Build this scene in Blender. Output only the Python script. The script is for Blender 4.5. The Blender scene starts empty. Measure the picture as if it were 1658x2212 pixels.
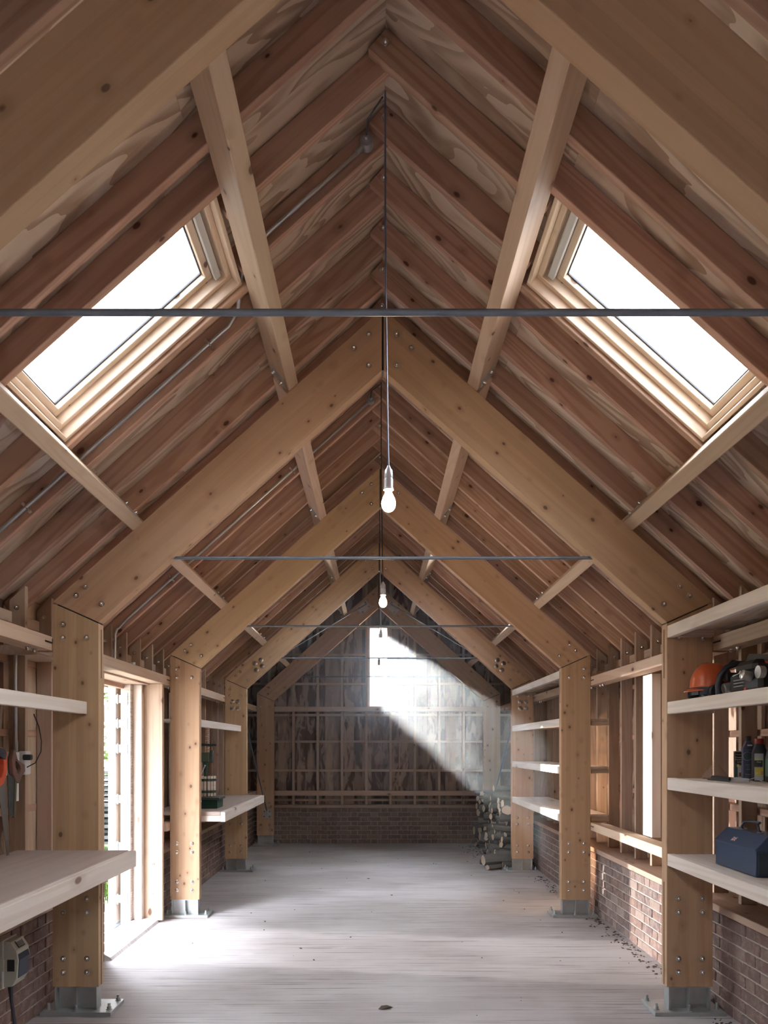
import bpy, bmesh, math, random
from mathutils import Vector, Matrix

random.seed(11)
sc = bpy.context.scene
C = bpy.context.collection
R = math.radians

# ------------------------------------------------------------------ camera, sky, sun, exposure
cam = bpy.data.cameras.new('camera')
cam_o = bpy.data.objects.new('camera', cam)
C.objects.link(cam_o)
cam_o.location = (-0.04, 0.0, 1.63)
cam_o.rotation_euler = (R(90), 0, 0)
cam.sensor_fit = 'AUTO'
cam.sensor_width = 36.0
cam.lens = 36.0 * 1678.0 / 2212.0
cam.shift_x = (829 - 812) / 2212.0
cam.shift_y = (1613 - 1106) / 2212.0
cam.clip_start = 0.05
cam.clip_end = 300
sc.camera = cam_o

w = bpy.data.worlds.new('sky')
sc.world = w
w.use_nodes = True
nt = w.node_tree
nt.nodes.clear()
n_out = nt.nodes.new('ShaderNodeOutputWorld')
n_bg = nt.nodes.new('ShaderNodeBackground')
n_tc = nt.nodes.new('ShaderNodeTexCoord')
n_sep = nt.nodes.new('ShaderNodeSeparateXYZ')
n_ramp = nt.nodes.new('ShaderNodeValToRGB')
nt.links.new(n_tc.outputs['Generated'], n_sep.inputs[0])
nt.links.new(n_sep.outputs['Z'], n_ramp.inputs[0])
nt.links.new(n_ramp.outputs[0], n_bg.inputs[0])
nt.links.new(n_bg.outputs[0], n_out.inputs[0])
n_ramp.color_ramp.elements[0].position = 0.0
n_ramp.color_ramp.elements[0].color = (0.33, 0.35, 0.375, 1)
n_ramp.color_ramp.elements[1].position = 1.0      # overcast: the zenith three times as bright as the horizon
n_ramp.color_ramp.elements[1].color = (0.90, 0.95, 1.06, 1)
n_bg.inputs['Strength'].default_value = 27.0

SUN_DIR = Vector((1.0, -3.02, -1.08)).normalized()
sun = bpy.data.lights.new('sun', 'SUN')
sun.energy = 90.0
sun.angle = R(0.6)
sun.color = (1.0, 0.97, 0.92)
sun_o = bpy.data.objects.new('sun', sun)
C.objects.link(sun_o)
sun_o.rotation_euler = SUN_DIR.to_track_quat('-Z', 'Y').to_euler()
sun_o.location = (-12, 40, 15)

glint = bpy.data.lights.new('added_door_spot', 'SPOT')        # unseen spot added outside the door to light the right wall patch
glint.energy = 30000.0
glint.spot_size = R(9)
glint.spot_blend = 0.3
glint.shadow_soft_size = 0.15
glint.color = (1.0, 0.97, 0.93)
spot_o = bpy.data.objects.new('added_door_spot', glint)
C.objects.link(spot_o)
spot_o.location = (-24.0, 9.6, 1.9)
spot_o.rotation_euler = (Vector((-2.2, 6.2, 1.3)) - spot_o.location).to_track_quat('-Z', 'Y').to_euler()

sc.view_settings.view_transform = 'Standard'
sc.view_settings.look = 'None'
sc.view_settings.gamma = 1.0
sc.view_settings.use_curve_mapping = False
sc.view_settings.exposure = 1.05
sc.cycles.max_bounces = 8
sc.cycles.diffuse_bounces = 4
sc.cycles.glossy_bounces = 3
sc.cycles.transmission_bounces = 4
sc.cycles.transparent_max_bounces = 12
sc.cycles.volume_bounces = 0
sc.cycles.volume_step_rate = 0.4
sc.cycles.caustics_reflective = False
sc.cycles.caustics_refractive = False
sc.cycles.sample_clamp_indirect = 6.0

# ------------------------------------------------------------------ materials
MATS = {}


def nodes_of(name):
    m = bpy.data.materials.new(name)
    m.use_nodes = True
    t = m.node_tree
    b = t.nodes['Principled BSDF']
    MATS[name] = m
    return m, t, b


def plain(name, col, rough=0.5, metal=0.0, var=0.0, emit=None, noise=0.0, nscale=40, spec=0.5):
    m, t, b = nodes_of(name)
    b.inputs['Base Color'].default_value = (*col, 1)
    b.inputs['Roughness'].default_value = rough
    b.inputs['Metallic'].default_value = metal
    b.inputs['Specular IOR Level'].default_value = spec
    if noise:
        tc = t.nodes.new('ShaderNodeTexCoord')
        n = t.nodes.new('ShaderNodeTexNoise')
        n.inputs['Scale'].default_value = nscale
        n.inputs['Detail'].default_value = 4
        mx = t.nodes.new('ShaderNodeMix')
        mx.data_type = 'RGBA'
        mx.inputs[6].default_value = (*[c * (1 - noise) for c in col], 1)
        mx.inputs[7].default_value = (*[min(1, c * (1 + noise)) for c in col], 1)
        t.links.new(tc.outputs['Object'], n.inputs['Vector'])
        t.links.new(n.outputs['Fac'], mx.inputs[0])
        t.links.new(mx.outputs[2], b.inputs['Base Color'])
    if emit:
        b.inputs['Emission Color'].default_value = (*emit[0], 1)
        b.inputs['Emission Strength'].default_value = emit[1]
    return m


class G:
    """small node-graph helper"""

    def __init__(s, t):
        s.t = t

    def n(s, kind, **kw):
        nd = s.t.nodes.new(kind)
        for k, v in kw.items():
            setattr(nd, k, v)
        return nd

    def l(s, a, b):
        s.t.links.new(a, b)

    def math(s, op, a, b=None, clamp=False):
        nd = s.n('ShaderNodeMath', operation=op)
        nd.use_clamp = clamp
        for i, v in enumerate((a, b)):
            if v is None:
                continue
            if isinstance(v, (int, float)):
                nd.inputs[i].default_value = v
            else:
                s.l(v, nd.inputs[i])
        return nd.outputs[0]

    def vec(s, op, a, b):
        nd = s.n('ShaderNodeVectorMath', operation=op)
        for i, v in enumerate((a, b)):
            if isinstance(v, tuple):
                nd.inputs[i].default_value = v
            else:
                s.l(v, nd.inputs[i])
        return nd.outputs[0]

    def mix(s, f, a, b, blend='MIX'):
        nd = s.n('ShaderNodeMix', data_type='RGBA', blend_type=blend)
        for i, v in ((0, f), (6, a), (7, b)):
            if isinstance(v, (int, float)):
                nd.inputs[i].default_value = v
            elif isinstance(v, tuple):
                nd.inputs[i].default_value = (*v, 1)
            else:
                s.l(v, nd.inputs[i])
        return nd.outputs[2]

    def noise(s, v, scale=1.0, detail=2.0, rough=0.5, dist=0.0):
        nd = s.n('ShaderNodeTexNoise')
        nd.inputs['Scale'].default_value = scale
        nd.inputs['Detail'].default_value = detail
        nd.inputs['Roughness'].default_value = rough
        nd.inputs['Distortion'].default_value = dist
        s.l(v, nd.inputs['Vector'])
        return nd.outputs['Fac']

    def rng(s, v, a, b, c=0.0, d=1.0, smooth=True):
        nd = s.n('ShaderNodeMapRange')
        nd.interpolation_type = 'SMOOTHSTEP' if smooth else 'LINEAR'
        for i, x in enumerate((v, a, b, c, d)):
            if isinstance(x, (int, float)):
                nd.inputs[i].default_value = x
            else:
                s.l(x, nd.inputs[i])
        return nd.outputs[0]


def start(name):
    m, t, b = nodes_of(name)
    g = G(t)
    tc = g.n('ShaderNodeTexCoord')
    oi = g.n('ShaderNodeObjectInfo')
    cx = g.n('ShaderNodeCombineXYZ')
    g.l(g.math('MULTIPLY', oi.outputs['Random'], 37.3), cx.inputs[0])
    g.l(g.math('MULTIPLY', oi.outputs['Random'], 11.7), cx.inputs[1])
    g.l(g.math('MULTIPLY', oi.outputs['Random'], 7.9), cx.inputs[2])
    v = g.vec('ADD', tc.outputs['Object'], cx.outputs[0])
    return m, g, b, tc.outputs['Object'], v, oi.outputs['Random']


def wood(name, c1, c2, knot=(0.10, 0.045, 0.025), rings=10.0, contrast=0.55, ksize=0.125, kden=(5.0, 8.5, 8.5),
         lam=0.0, var=0.16, rough=0.62, ringmap=(0.30, 6.0, 6.0), spec=0.35):
    m, g, b, o, v, rnd = start(name)
    a = g.noise(g.vec('MULTIPLY', v, ringmap), 1.0, 1.5, 0.45, 0.35)
    s = g.math('SINE', g.math('MULTIPLY', a, rings * 6.283))
    s = g.rng(s, -0.6, 1.0)
    f = g.noise(g.vec('MULTIPLY', v, (2.2, 95.0, 95.0)), 1.0, 2.0, 0.6)
    k = g.math('ADD', g.math('MULTIPLY', s, contrast), g.math('MULTIPLY', g.math('SUBTRACT', f, 0.5), 0.9), True)
    col = g.mix(k, c1, c2)
    if lam:
        sx = g.n('ShaderNodeSeparateXYZ')
        g.l(o, sx.inputs[0])
        fl = g.math('FLOOR', g.math('MULTIPLY', sx.outputs['Z'], 1 / 0.0455))
        wn = g.n('ShaderNodeTexWhiteNoise', noise_dimensions='2D')
        cb = g.n('ShaderNodeCombineXYZ')
        g.l(fl, cb.inputs[0])
        g.l(rnd, cb.inputs[1])
        g.l(cb.outputs[0], wn.inputs['Vector'])
        hv = g.n('ShaderNodeHueSaturation')
        g.l(g.rng(wn.outputs['Value'], 0, 1, 1 - lam, 1 + lam, False), hv.inputs['Value'])
        g.l(col, hv.inputs['Color'])
        col = hv.outputs[0]
    vo = g.n('ShaderNodeTexVoronoi')
    g.l(g.vec('MULTIPLY', v, kden), vo.inputs['Vector'])
    vo.inputs['Scale'].default_value = 1.0
    sp = g.n('ShaderNodeSeparateColor')
    g.l(vo.outputs['Color'], sp.inputs[0])
    kd = g.math('DIVIDE', vo.outputs['Distance'], g.math('ADD', 0.30, g.math('MULTIPLY', sp.outputs[0], 0.95)))
    halo = g.rng(kd, ksize * 0.9, ksize * 2.6, 0.35, 0.0)
    col = g.mix(halo, col, tuple(0.55 * x + 0.45 * y for x, y in zip(c2, knot)))
    kk = g.rng(kd, ksize * 0.55, ksize, 0.92, 0.0)
    col = g.mix(kk, col, knot)
    hv = g.n('ShaderNodeHueSaturation')
    g.l(g.rng(rnd, 0, 1, 1 - var, 1 + var, False), hv.inputs['Value'])
    g.l(g.rng(g.math('FRACT', g.math('MULTIPLY', rnd, 7.13)), 0, 1, 0.492, 0.506, False), hv.inputs['Hue'])
    g.l(col, hv.inputs['Color'])
    g.l(hv.outputs[0], b.inputs['Base Color'])
    b.inputs['Roughness'].default_value = rough
    b.inputs['Specular IOR Level'].default_value = spec
    return m


wood('glulam', (0.53, 0.355, 0.218), (0.44, 0.267, 0.150), knot=(0.15, 0.08, 0.05), contrast=0.35, lam=0.07, var=0.05,
     kden=(7.5, 10.5, 10.5), ksize=0.135, rings=6)
wood('rafter_wood', (0.52, 0.335, 0.245), (0.34, 0.185, 0.13), knot=(0.09, 0.03, 0.02), contrast=0.5, var=0.17, kden=(5.5, 9.5, 9.5), ksize=0.14)
wood('stud_wood', (0.487, 0.361, 0.277), (0.378, 0.248, 0.181), contrast=0.45, var=0.14)
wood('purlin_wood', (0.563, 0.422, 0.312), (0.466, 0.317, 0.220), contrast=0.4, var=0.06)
wood('pale_pine', (0.77, 0.69, 0.63), (0.65, 0.545, 0.47), knot=(0.22, 0.13, 0.10), contrast=0.55, var=0.05, rings=7,
     kden=(2.4, 6, 6))
wood('warm_pine', (0.581, 0.440, 0.326), (0.475, 0.321, 0.224), contrast=0.45, var=0.07, kden=(3, 6, 6))
wood('window_pine', (0.72, 0.58, 0.45), (0.60, 0.44, 0.31), contrast=0.4, var=0.06)
wood('bench_top_wood', (0.442, 0.357, 0.315), (0.374, 0.289, 0.246), contrast=0.4, var=0.04, rings=5, ksize=0.04)


def plywood(name, c1, c2):
    m, g, b, o, v, rnd = start(name)
    a = g.noise(g.vec('MULTIPLY', v, (0.75, 3.4, 1.0)), 1.0, 3.0, 0.42, 0.5)
    s = g.math('FRACT', g.math('MULTIPLY', a, 13.0))
    s = g.rng(s, 0.30, 0.85)
    big = g.noise(g.vec('MULTIPLY', v, (1.2, 2.0, 1.0)), 1.0, 1.0)
    f = g.noise(g.vec('MULTIPLY', v, (3.0, 60.0, 1.0)), 1.0, 2.0)
    k = g.math('ADD', g.math('MULTIPLY', s, g.rng(big, 0.25, 0.6, 0.55, 1.0)), g.math('MULTIPLY', g.math('SUBTRACT', f, 0.5), 0.5), True)
    col = g.mix(k, c1, c2)
    hv = g.n('ShaderNodeHueSaturation')
    g.l(g.rng(rnd, 0, 1, 0.92, 1.06, False), hv.inputs['Value'])
    g.l(col, hv.inputs['Color'])
    g.l(hv.outputs[0], b.inputs['Base Color'])
    b.inputs['Roughness'].default_value = 0.55
    b.inputs['Specular IOR Level'].default_value = 0.4


plywood('plywood', (0.65, 0.53, 0.43), (0.385, 0.265, 0.19))


def cladding(name):
    m, g, b, o, v, rnd = start(name)
    a = g.noise(g.vec('MULTIPLY', v, (2.2, 7.0, 7.0)), 1.0, 4.0, 0.55, 0.9)
    e = g.math('ABSOLUTE', g.math('SUBTRACT', a, 0.5))
    bark = g.rng(a, 0.44, 0.55)
    edge = g.rng(e, 0.0, 0.05, 1.0, 0.0)
    f = g.noise(g.vec('MULTIPLY', v, (2.0, 60.0, 60.0)), 1.0, 3.0, 0.6)
    base = g.mix(f, (0.35, 0.25, 0.19), (0.48, 0.36, 0.28))
    col = g.mix(g.math('MULTIPLY', bark, g.rng(rnd, 0.2, 0.5, 0.35, 0.95)), base, (0.115, 0.055, 0.036))
    col = g.mix(g.math('MULTIPLY', edge, 0.3), col, (0.48, 0.36, 0.26))
    hv = g.n('ShaderNodeHueSaturation')
    g.l(g.rng(g.math('FRACT', g.math('MULTIPLY', rnd, 5.7)), 0, 1, 0.75, 1.2, False), hv.inputs['Value'])
    g.l(col, hv.inputs['Color'])
    g.l(hv.outputs[0], b.inputs['Base Color'])
    b.inputs['Roughness'].default_value = 0.85
    b.inputs['Specular IOR Level'].default_value = 0.2


cladding('cladding_wood')


def concrete(name):
    m, g, b, o, v, rnd = start(name)
    big = g.noise(g.vec('MULTIPLY', o, (0.55, 0.9, 1.0)), 1.0, 4.0, 0.55)
    lines = g.noise(g.vec('MULTIPLY', o, (0.9, 55.0, 1.0)), 1.0, 3.0, 0.6)
    mid = g.noise(g.vec('MULTIPLY', o, (2.2, 5.0, 1.0)), 1.0, 5.0, 0.6)
    grit = g.noise(o, 130.0, 3.0, 0.7)
    col = g.mix(g.rng(big, 0.35, 0.65), (0.40, 0.365, 0.358), (0.55, 0.525, 0.53))
    dl = g.math('MULTIPLY', g.rng(lines, 0.50, 0.70), g.rng(mid, 0.36, 0.58, 0.2, 1.0))
    col = g.mix(dl, col, (0.19, 0.17, 0.158))
    col = g.mix(g.rng(grit, 0.62, 0.74, 0, 0.55), col, (0.17, 0.155, 0.145))
    col = g.mix(g.rng(mid, 0.60, 0.75, 0, 0.3), col, (0.64, 0.63, 0.64))
    g.l(col, b.inputs['Base Color'])
    b.inputs['Roughness'].default_value = 0.72
    b.inputs['Specular IOR Level'].default_value = 0.35
    bp = g.n('ShaderNodeBump')
    bp.inputs['Strength'].default_value = 0.35
    bp.inputs['Distance'].default_value = 0.004
    g.l(g.math('ADD', lines, g.math('MULTIPLY', grit, 0.5)), bp.inputs['Height'])
    g.l(bp.outputs[0], b.inputs['Normal'])


concrete('concrete')


def brick_mat(name):
    m, g, b, o, v, rnd = start(name)
    rp = g.n('ShaderNodeValToRGB')
    cr = rp.color_ramp
    cr.elements[0].position = 0.0
    cr.elements[0].color = (0.165, 0.108, 0.095, 1)
    cr.elements[1].position = 1.0
    cr.elements[1].color = (0.27, 0.205, 0.18, 1)
    for p, c in ((0.25, (0.205, 0.130, 0.112)), (0.5, (0.15, 0.112, 0.108)), (0.75, (0.225, 0.155, 0.135))):
        e = cr.elements.new(p)
        e.color = (*c, 1)
    g.l(rnd, rp.inputs[0])
    n1 = g.noise(v, 18.0, 5.0, 0.65)
    col = g.mix(g.rng(n1, 0.42, 0.72, 0, 0.65), rp.outputs[0], (0.33, 0.26, 0.22))
    n2 = g.noise(v, 70.0, 3.0, 0.6)
    col = g.mix(g.rng(n2, 0.58, 0.72, 0, 0.6), col, (0.10, 0.065, 0.055))
    g.l(col, b.inputs['Base Color'])
    b.inputs['Roughness'].default_value = 0.9
    b.inputs['Specular IOR Level'].default_value = 0.2
    bp = g.n('ShaderNodeBump')
    bp.inputs['Strength'].default_value = 0.5
    bp.inputs['Distance'].default_value = 0.004
    g.l(n2, bp.inputs['Height'])
    g.l(bp.outputs[0], b.inputs['Normal'])


brick_mat('brick')
plain('mortar', (0.45, 0.40, 0.35), 0.95, noise=0.25, nscale=30, spec=0.15)
plain('galvanised', (0.50, 0.53, 0.54), 0.45, 0.75, noise=0.2, nscale=14)
plain('zinc', (0.74, 0.76, 0.78), 0.2, 1.0)
plain('conduit_steel', (0.55, 0.57, 0.60), 0.36, 0.9, noise=0.15, nscale=20)
plain('rod_steel', (0.17, 0.195, 0.24), 0.42, 0.35, noise=0.25, nscale=25)
plain('dark_steel', (0.05, 0.055, 0.06), 0.45, 0.7)
plain('box_grey', (0.34, 0.34, 0.36), 0.45, 0.4)
plain('cord_black', (0.03, 0.03, 0.045), 0.45)
plain('cord_lit', (0.13, 0.15, 0.23), 0.45)  # bulb light on the black cord, put into its colour
plain('holder_metal', (0.66, 0.66, 0.70), 0.32, 0.7)
plain('bulb_lit', (1, 1, 1), 0.3, emit=((1.0, 0.78, 0.50), 110.0))
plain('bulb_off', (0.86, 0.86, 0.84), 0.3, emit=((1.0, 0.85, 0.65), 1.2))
plain('vent_grey', (0.62, 0.64, 0.66), 0.4)
plain('seal_black', (0.03, 0.03, 0.035), 0.6)
plain('white_plastic', (0.72, 0.71, 0.70), 0.4)
plain('cream_plastic', (0.55, 0.555, 0.47), 0.42, noise=0.06, nscale=9)
plain('cream_edge', (0.68, 0.68, 0.67), 0.4)
plain('blue_window', (0.035, 0.05, 0.085), 0.38, spec=0.25)
plain('black_plastic', (0.018, 0.019, 0.024), 0.4)
plain('black_label', (0.02, 0.02, 0.02), 0.5)
plain('white_print', (0.75, 0.75, 0.73), 0.5)
plain('yellow_print', (0.62, 0.55, 0.10), 0.5)
plain('gold_print', (0.40, 0.33, 0.14), 0.5)
plain('grey_print', (0.42, 0.45, 0.52), 0.5)
plain('green_print', (0.03, 0.085, 0.06), 0.5)
plain('red_print', (0.55, 0.05, 0.05), 0.5)
plain('red_cap', (0.30, 0.02, 0.02), 0.4)
plain('navy_paper', (0.045, 0.055, 0.115), 0.45)
plain('dark_green', (0.012, 0.055, 0.04), 0.35, noise=0.15)
plain('grey_green', (0.055, 0.085, 0.085), 0.35)
plain('olive_metal', (0.07, 0.095, 0.065), 0.45)
plain('copper_thread', (0.48, 0.33, 0.25), 0.4, 0.2)
plain('orange_shell', (0.56, 0.115, 0.045), 0.28)
plain('orange_trim', (0.62, 0.10, 0.045), 0.35)
plain('navy_grip', (0.018, 0.022, 0.04), 0.4)
plain('silver_metal', (0.62, 0.64, 0.68), 0.3, 0.85)
plain('blade_steel', (0.20, 0.185, 0.18), 0.5, 0.55, noise=0.25, nscale=12)
plain('old_blade', (0.075, 0.08, 0.075), 0.6, 0.4, noise=0.4, nscale=20)
plain('brass_back', (0.15, 0.13, 0.07), 0.5, 0.6)
plain('saw_handle', (0.16, 0.075, 0.055), 0.5, noise=0.2, nscale=15)
plain('toolbox_blue', (0.055, 0.085, 0.155), 0.32, 0.25)
plain('toolbox_dark', (0.03, 0.05, 0.065), 0.4, 0.2)
plain('bark', (0.155, 0.148, 0.135), 0.95, noise=0.65, nscale=28, spec=0.1)
plain('grass', (0.035, 0.062, 0.010), 0.9, noise=0.5, nscale=3, spec=0.1)
plain('leaf', (0.042, 0.064, 0.013), 0.7, noise=0.4, nscale=2, spec=0.2)
plain('gravel', (0.11, 0.115, 0.125), 0.9, noise=0.6, nscale=60)
plain('weathered_wood', (0.05, 0.049, 0.046), 0.85, noise=0.3, nscale=8, spec=0.1)
plain('debris_dark', (0.10, 0.08, 0.065), 0.9, noise=0.4, nscale=50, spec=0.1)
plain('yard', (0.20, 0.185, 0.165), 0.95, noise=0.3, nscale=3, spec=0.1)
plain('roof_membrane', (0.05, 0.05, 0.055), 0.9)


def sawn(name):
    m, g, b, o, v, rnd = start(name)
    a = g.noise(g.vec('MULTIPLY', v, (60.0, 2.0, 6.0)), 1.0, 2.0, 0.5, 1.5)
    c = g.mix(g.rng(a, 0.35, 0.7), (0.66, 0.57, 0.50), (0.40, 0.33, 0.28))
    g.l(c, b.inputs['Base Color'])
    b.inputs['Roughness'].default_value = 0.9


sawn('sawn_board')


def log_end(name):
    m, g, b, o, v, rnd = start(name)
    sx = g.n('ShaderNodeSeparateXYZ')
    g.l(o, sx.inputs[0])
    r = g.math('SQRT', g.math('ADD', g.math('POWER', sx.outputs['Y'], 2.0), g.math('POWER', sx.outputs['Z'], 2.0)))
    s = g.math('SINE', g.math('MULTIPLY', r, 700.0))
    c = g.mix(g.rng(s, -1, 1, 0, 0.5), (0.52, 0.42, 0.31), (0.38, 0.27, 0.18))
    g.l(c, b.inputs['Base Color'])
    b.inputs['Roughness'].default_value = 0.8


log_end('log_end')

m, t, b = nodes_of('window_glass')
t.nodes.remove(b)
g = G(t)
tr = g.n('ShaderNodeBsdfTransparent')
tr.inputs[0].default_value = (0.97, 0.985, 0.98, 1)
gl = g.n('ShaderNodeBsdfGlossy')
gl.inputs['Roughness'].default_value = 0.03
fr = g.n('ShaderNodeFresnel')
fr.inputs['IOR'].default_value = 1.45
ms = g.n('ShaderNodeMixShader')
g.l(g.math('MULTIPLY', fr.outputs[0], 0.7), ms.inputs[0])
g.l(tr.outputs[0], ms.inputs[1])
g.l(gl.outputs[0], ms.inputs[2])
g.l(ms.outputs[0], t.nodes['Material Output'].inputs[0])

m, t, b = nodes_of('amber_plastic')
b.inputs['Base Color'].default_value = (0.62, 0.52, 0.44, 1)
b.inputs['Roughness'].default_value = 0.15
g = G(t)
tr = g.n('ShaderNodeBsdfTransparent')
tr.inputs[0].default_value = (0.86, 0.78, 0.72, 1)
ms = g.n('ShaderNodeMixShader')
ms.inputs[0].default_value = 0.18
g.l(tr.outputs[0], ms.inputs[1])
g.l(b.outputs[0], ms.inputs[2])
g.l(ms.outputs[0], t.nodes['Material Output'].inputs[0])

m, t, b = nodes_of('dust_haze')
t.nodes.remove(b)
vs = t.nodes.new('ShaderNodeVolumeScatter')
vs.inputs['Color'].default_value = (0.89, 0.93, 1.0, 1)
g = G(t)
tc = g.n('ShaderNodeTexCoord')
ds = g.n('ShaderNodeVectorMath', operation='DISTANCE')      # the dust is thickest where it drifts in at the window
g.l(tc.outputs['Object'], ds.inputs[0])
ds.inputs[1].default_value = (0.2, 12.8, 2.9)
nz = g.noise(tc.outputs['Object'], 1.6, 2.0, 0.5)
den = g.math('MULTIPLY', g.math('ADD', 0.010, g.rng(ds.outputs['Value'], 0.0, 4.8, 0.042, 0.0)), g.rng(nz, 0.25, 0.75, 0.6, 1.4))
g.l(den, vs.inputs['Density'])
vs.inputs['Anisotropy'].default_value = 0.6
t.links.new(vs.outputs[0], t.nodes['Material Output'].inputs['Volume'])

# ------------------------------------------------------------------ building helpers
W = {}
I4 = Matrix.Identity(4)


def put(name, data, parent=None, M=I4):
    o = bpy.data.objects.new(name, data)
    C.objects.link(o)
    W[o.name] = M.copy()
    if parent is not None:
        o.parent = parent
        o.matrix_basis = W[parent.name].inverted() @ M
    else:
        o.matrix_basis = M
    return o


def tag(o, label=None, cat=None, group=None, kind=None):
    if label:
        o['label'] = label
    if cat:
        o['category'] = cat
    if group:
        o['group'] = group
    if kind:
        o['kind'] = kind
    return o


def empty(name, loc, label, cat, group=None, kind=None, rz=0.0):
    o = put(name, None, None, Matrix.Translation(loc) @ Matrix.Rotation(rz, 4, 'Z'))
    o.empty_display_size = 0.05
    return tag(o, label, cat, group, kind)


def frame_x(p, d, up=(0, 0, 1)):
    x = Vector(d).normalized()
    z = Vector(up)
    y = z.cross(x)
    if y.length < 1e-5:
        y = Vector((0, 1, 0)).cross(x) if abs(x.y) < 0.9 else Vector((1, 0, 0)).cross(x)
    y.normalize()
    z = x.cross(y)
    M = Matrix((x, y, z)).transposed().to_4x4()
    M.translation = Vector(p)
    return M


class MB:
    def __init__(s):
        s.bm = bmesh.new()
        s.mi = 0

    def _new(s, faces):
        for f in faces:
            f.material_index = s.mi

    def box(s, c, d, M=I4, bev=0.0):
        r = bmesh.ops.create_cube(s.bm, size=1.0, matrix=M @ Matrix.Translation(c) @ Matrix.Diagonal((*d, 1)))
        fs = set(f for v in r['verts'] for f in v.link_faces)
        s._new(fs)
        if bev:
            es = list(set(e for v in r['verts'] for e in v.link_edges))
            q = bmesh.ops.bevel(s.bm, geom=es, offset=bev, segments=1, affect='EDGES', profile=0.5)
            s._new(q['faces'])
        return s

    def poly(s, pts, y0, y1, M=I4):
        """prism of a polygon given in (x, z), from y0 to y1"""
        a = [s.bm.verts.new(M @ Vector((x, y0, z))) for x, z in pts]
        b = [s.bm.verts.new(M @ Vector((x, y1, z))) for x, z in pts]
        n = len(pts)
        fs = [s.bm.faces.new(a), s.bm.faces.new(b[::-1])]
        for i in range(n):
            j = (i + 1) % n
            fs.append(s.bm.faces.new((a[j], a[i], b[i], b[j])))
        s._new(fs)
        return s

    def lathe(s, prof, n=20, M=I4):
        """profile of (r, z) turned about local z"""
        rings = []
        for r, z in prof:
            if r < 1e-6:
                rings.append([s.bm.verts.new(M @ Vector((0, 0, z)))])
            else:
                rings.append([s.bm.verts.new(M @ Vector((r * math.cos(6.28318 * k / n), r * math.sin(6.28318 * k / n), z))) for k in range(n)])
        fs = []
        for A, B in zip(rings, rings[1:]):
            for k in range(n):
                k2 = (k + 1) % n
                if len(A) == 1 and len(B) == 1:
                    continue
                if len(A) == 1:
                    fs.append(s.bm.faces.new((A[0], B[k2], B[k])))
                elif len(B) == 1:
                    fs.append(s.bm.faces.new((A[k], A[k2], B[0])))
                else:
                    fs.append(s.bm.faces.new((A[k], A[k2], B[k2], B[k])))
        s._new(fs)
        return s

    def tube(s, pts, r, n=8, caps=True):
        pts = [Vector(p) for p in pts]
        rr = r if isinstance(r, (list, tuple)) else [r] * len(pts)
        rings = []
        prev = None
        for i, p in enumerate(pts):
            d = (pts[min(i + 1, len(pts) - 1)] - pts[max(i - 1, 0)]).normalized()
            if prev is None:
                prev = d.orthogonal().normalized()
            u = (prev - d * prev.dot(d)).normalized()
            prev = u
            q = d.cross(u)
            rings.append([s.bm.verts.new(p + (u * math.cos(6.28318 * k / n) + q * math.sin(6.28318 * k / n)) * rr[i]) for k in range(n)])
        fs = []
        for A, B in zip(rings, rings[1:]):
            for k in range(n):
                k2 = (k + 1) % n
                fs.append(s.bm.faces.new((A[k], A[k2], B[k2], B[k])))
        if caps:
            fs.append(s.bm.faces.new(rings[0][::-1]))
            fs.append(s.bm.faces.new(rings[-1]))
        s._new(fs)
        return s

    def quad(s, a, b, c, d):
        s._new([s.bm.faces.new([s.bm.verts.new(Vector(p)) for p in (a, b, c, d)])])
        return s

    def mesh(s, name, *mats, smooth=False, recalc=True):
        if recalc:
            bmesh.ops.recalc_face_normals(s.bm, faces=s.bm.faces)
        me = bpy.data.meshes.new(name)
        s.bm.to_mesh(me)
        s.bm.free()
        for mt in mats:
            me.materials.append(MATS[mt])
        if smooth:
            me.polygons.foreach_set('use_smooth', [True] * len(me.polygons))
            try:
                me.set_sharp_from_angle(angle=R(42))
            except Exception:
                pass
        return me

    def ob(s, name, mat, parent=None, M=I4, smooth=False):
        mats = mat if isinstance(mat, (list, tuple)) else [mat]
        return put(name, s.mesh(name, *mats, smooth=smooth), parent, M)


BOXES = {}


def bar(name, p0, p1, wid, hei, mat, parent=None, up=(0, 0, 1), bev=0.0025):
    """a squared timber from p0 to p1; its grain (local x) runs along it"""
    p0, p1 = Vector(p0), Vector(p1)
    L = (p1 - p0).length
    key = (round(L, 3), round(wid, 4), round(hei, 4), mat, round(bev, 4))
    if key not in BOXES:
        BOXES[key] = MB().box((L / 2, 0, 0), (L, wid, hei), bev=bev).mesh(name, mat)
    return put(name, BOXES[key], parent, frame_x(p0, p1 - p0, up))


def slab(name, lo, hi, mat, parent=None, along='y', bev=0.0025):
    """axis-aligned timber given by its two corners, grain along x, y or z"""
    lo, hi = Vector(lo), Vector(hi)
    c = (lo + hi) / 2
    d = hi - lo
    if along == 'y':
        return bar(name, (c.x, lo.y, c.z), (c.x, hi.y, c.z), d.x, d.z, mat, parent, bev=bev)
    if along == 'x':
        return bar(name, (lo.x, c.y, c.z), (hi.x, c.y, c.z), d.y, d.z, mat, parent, bev=bev)
    return bar(name, (c.x, c.y, lo.z), (c.x, c.y, hi.z), d.x, d.y, mat, parent, up=(0, 1, 0), bev=bev)


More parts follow.
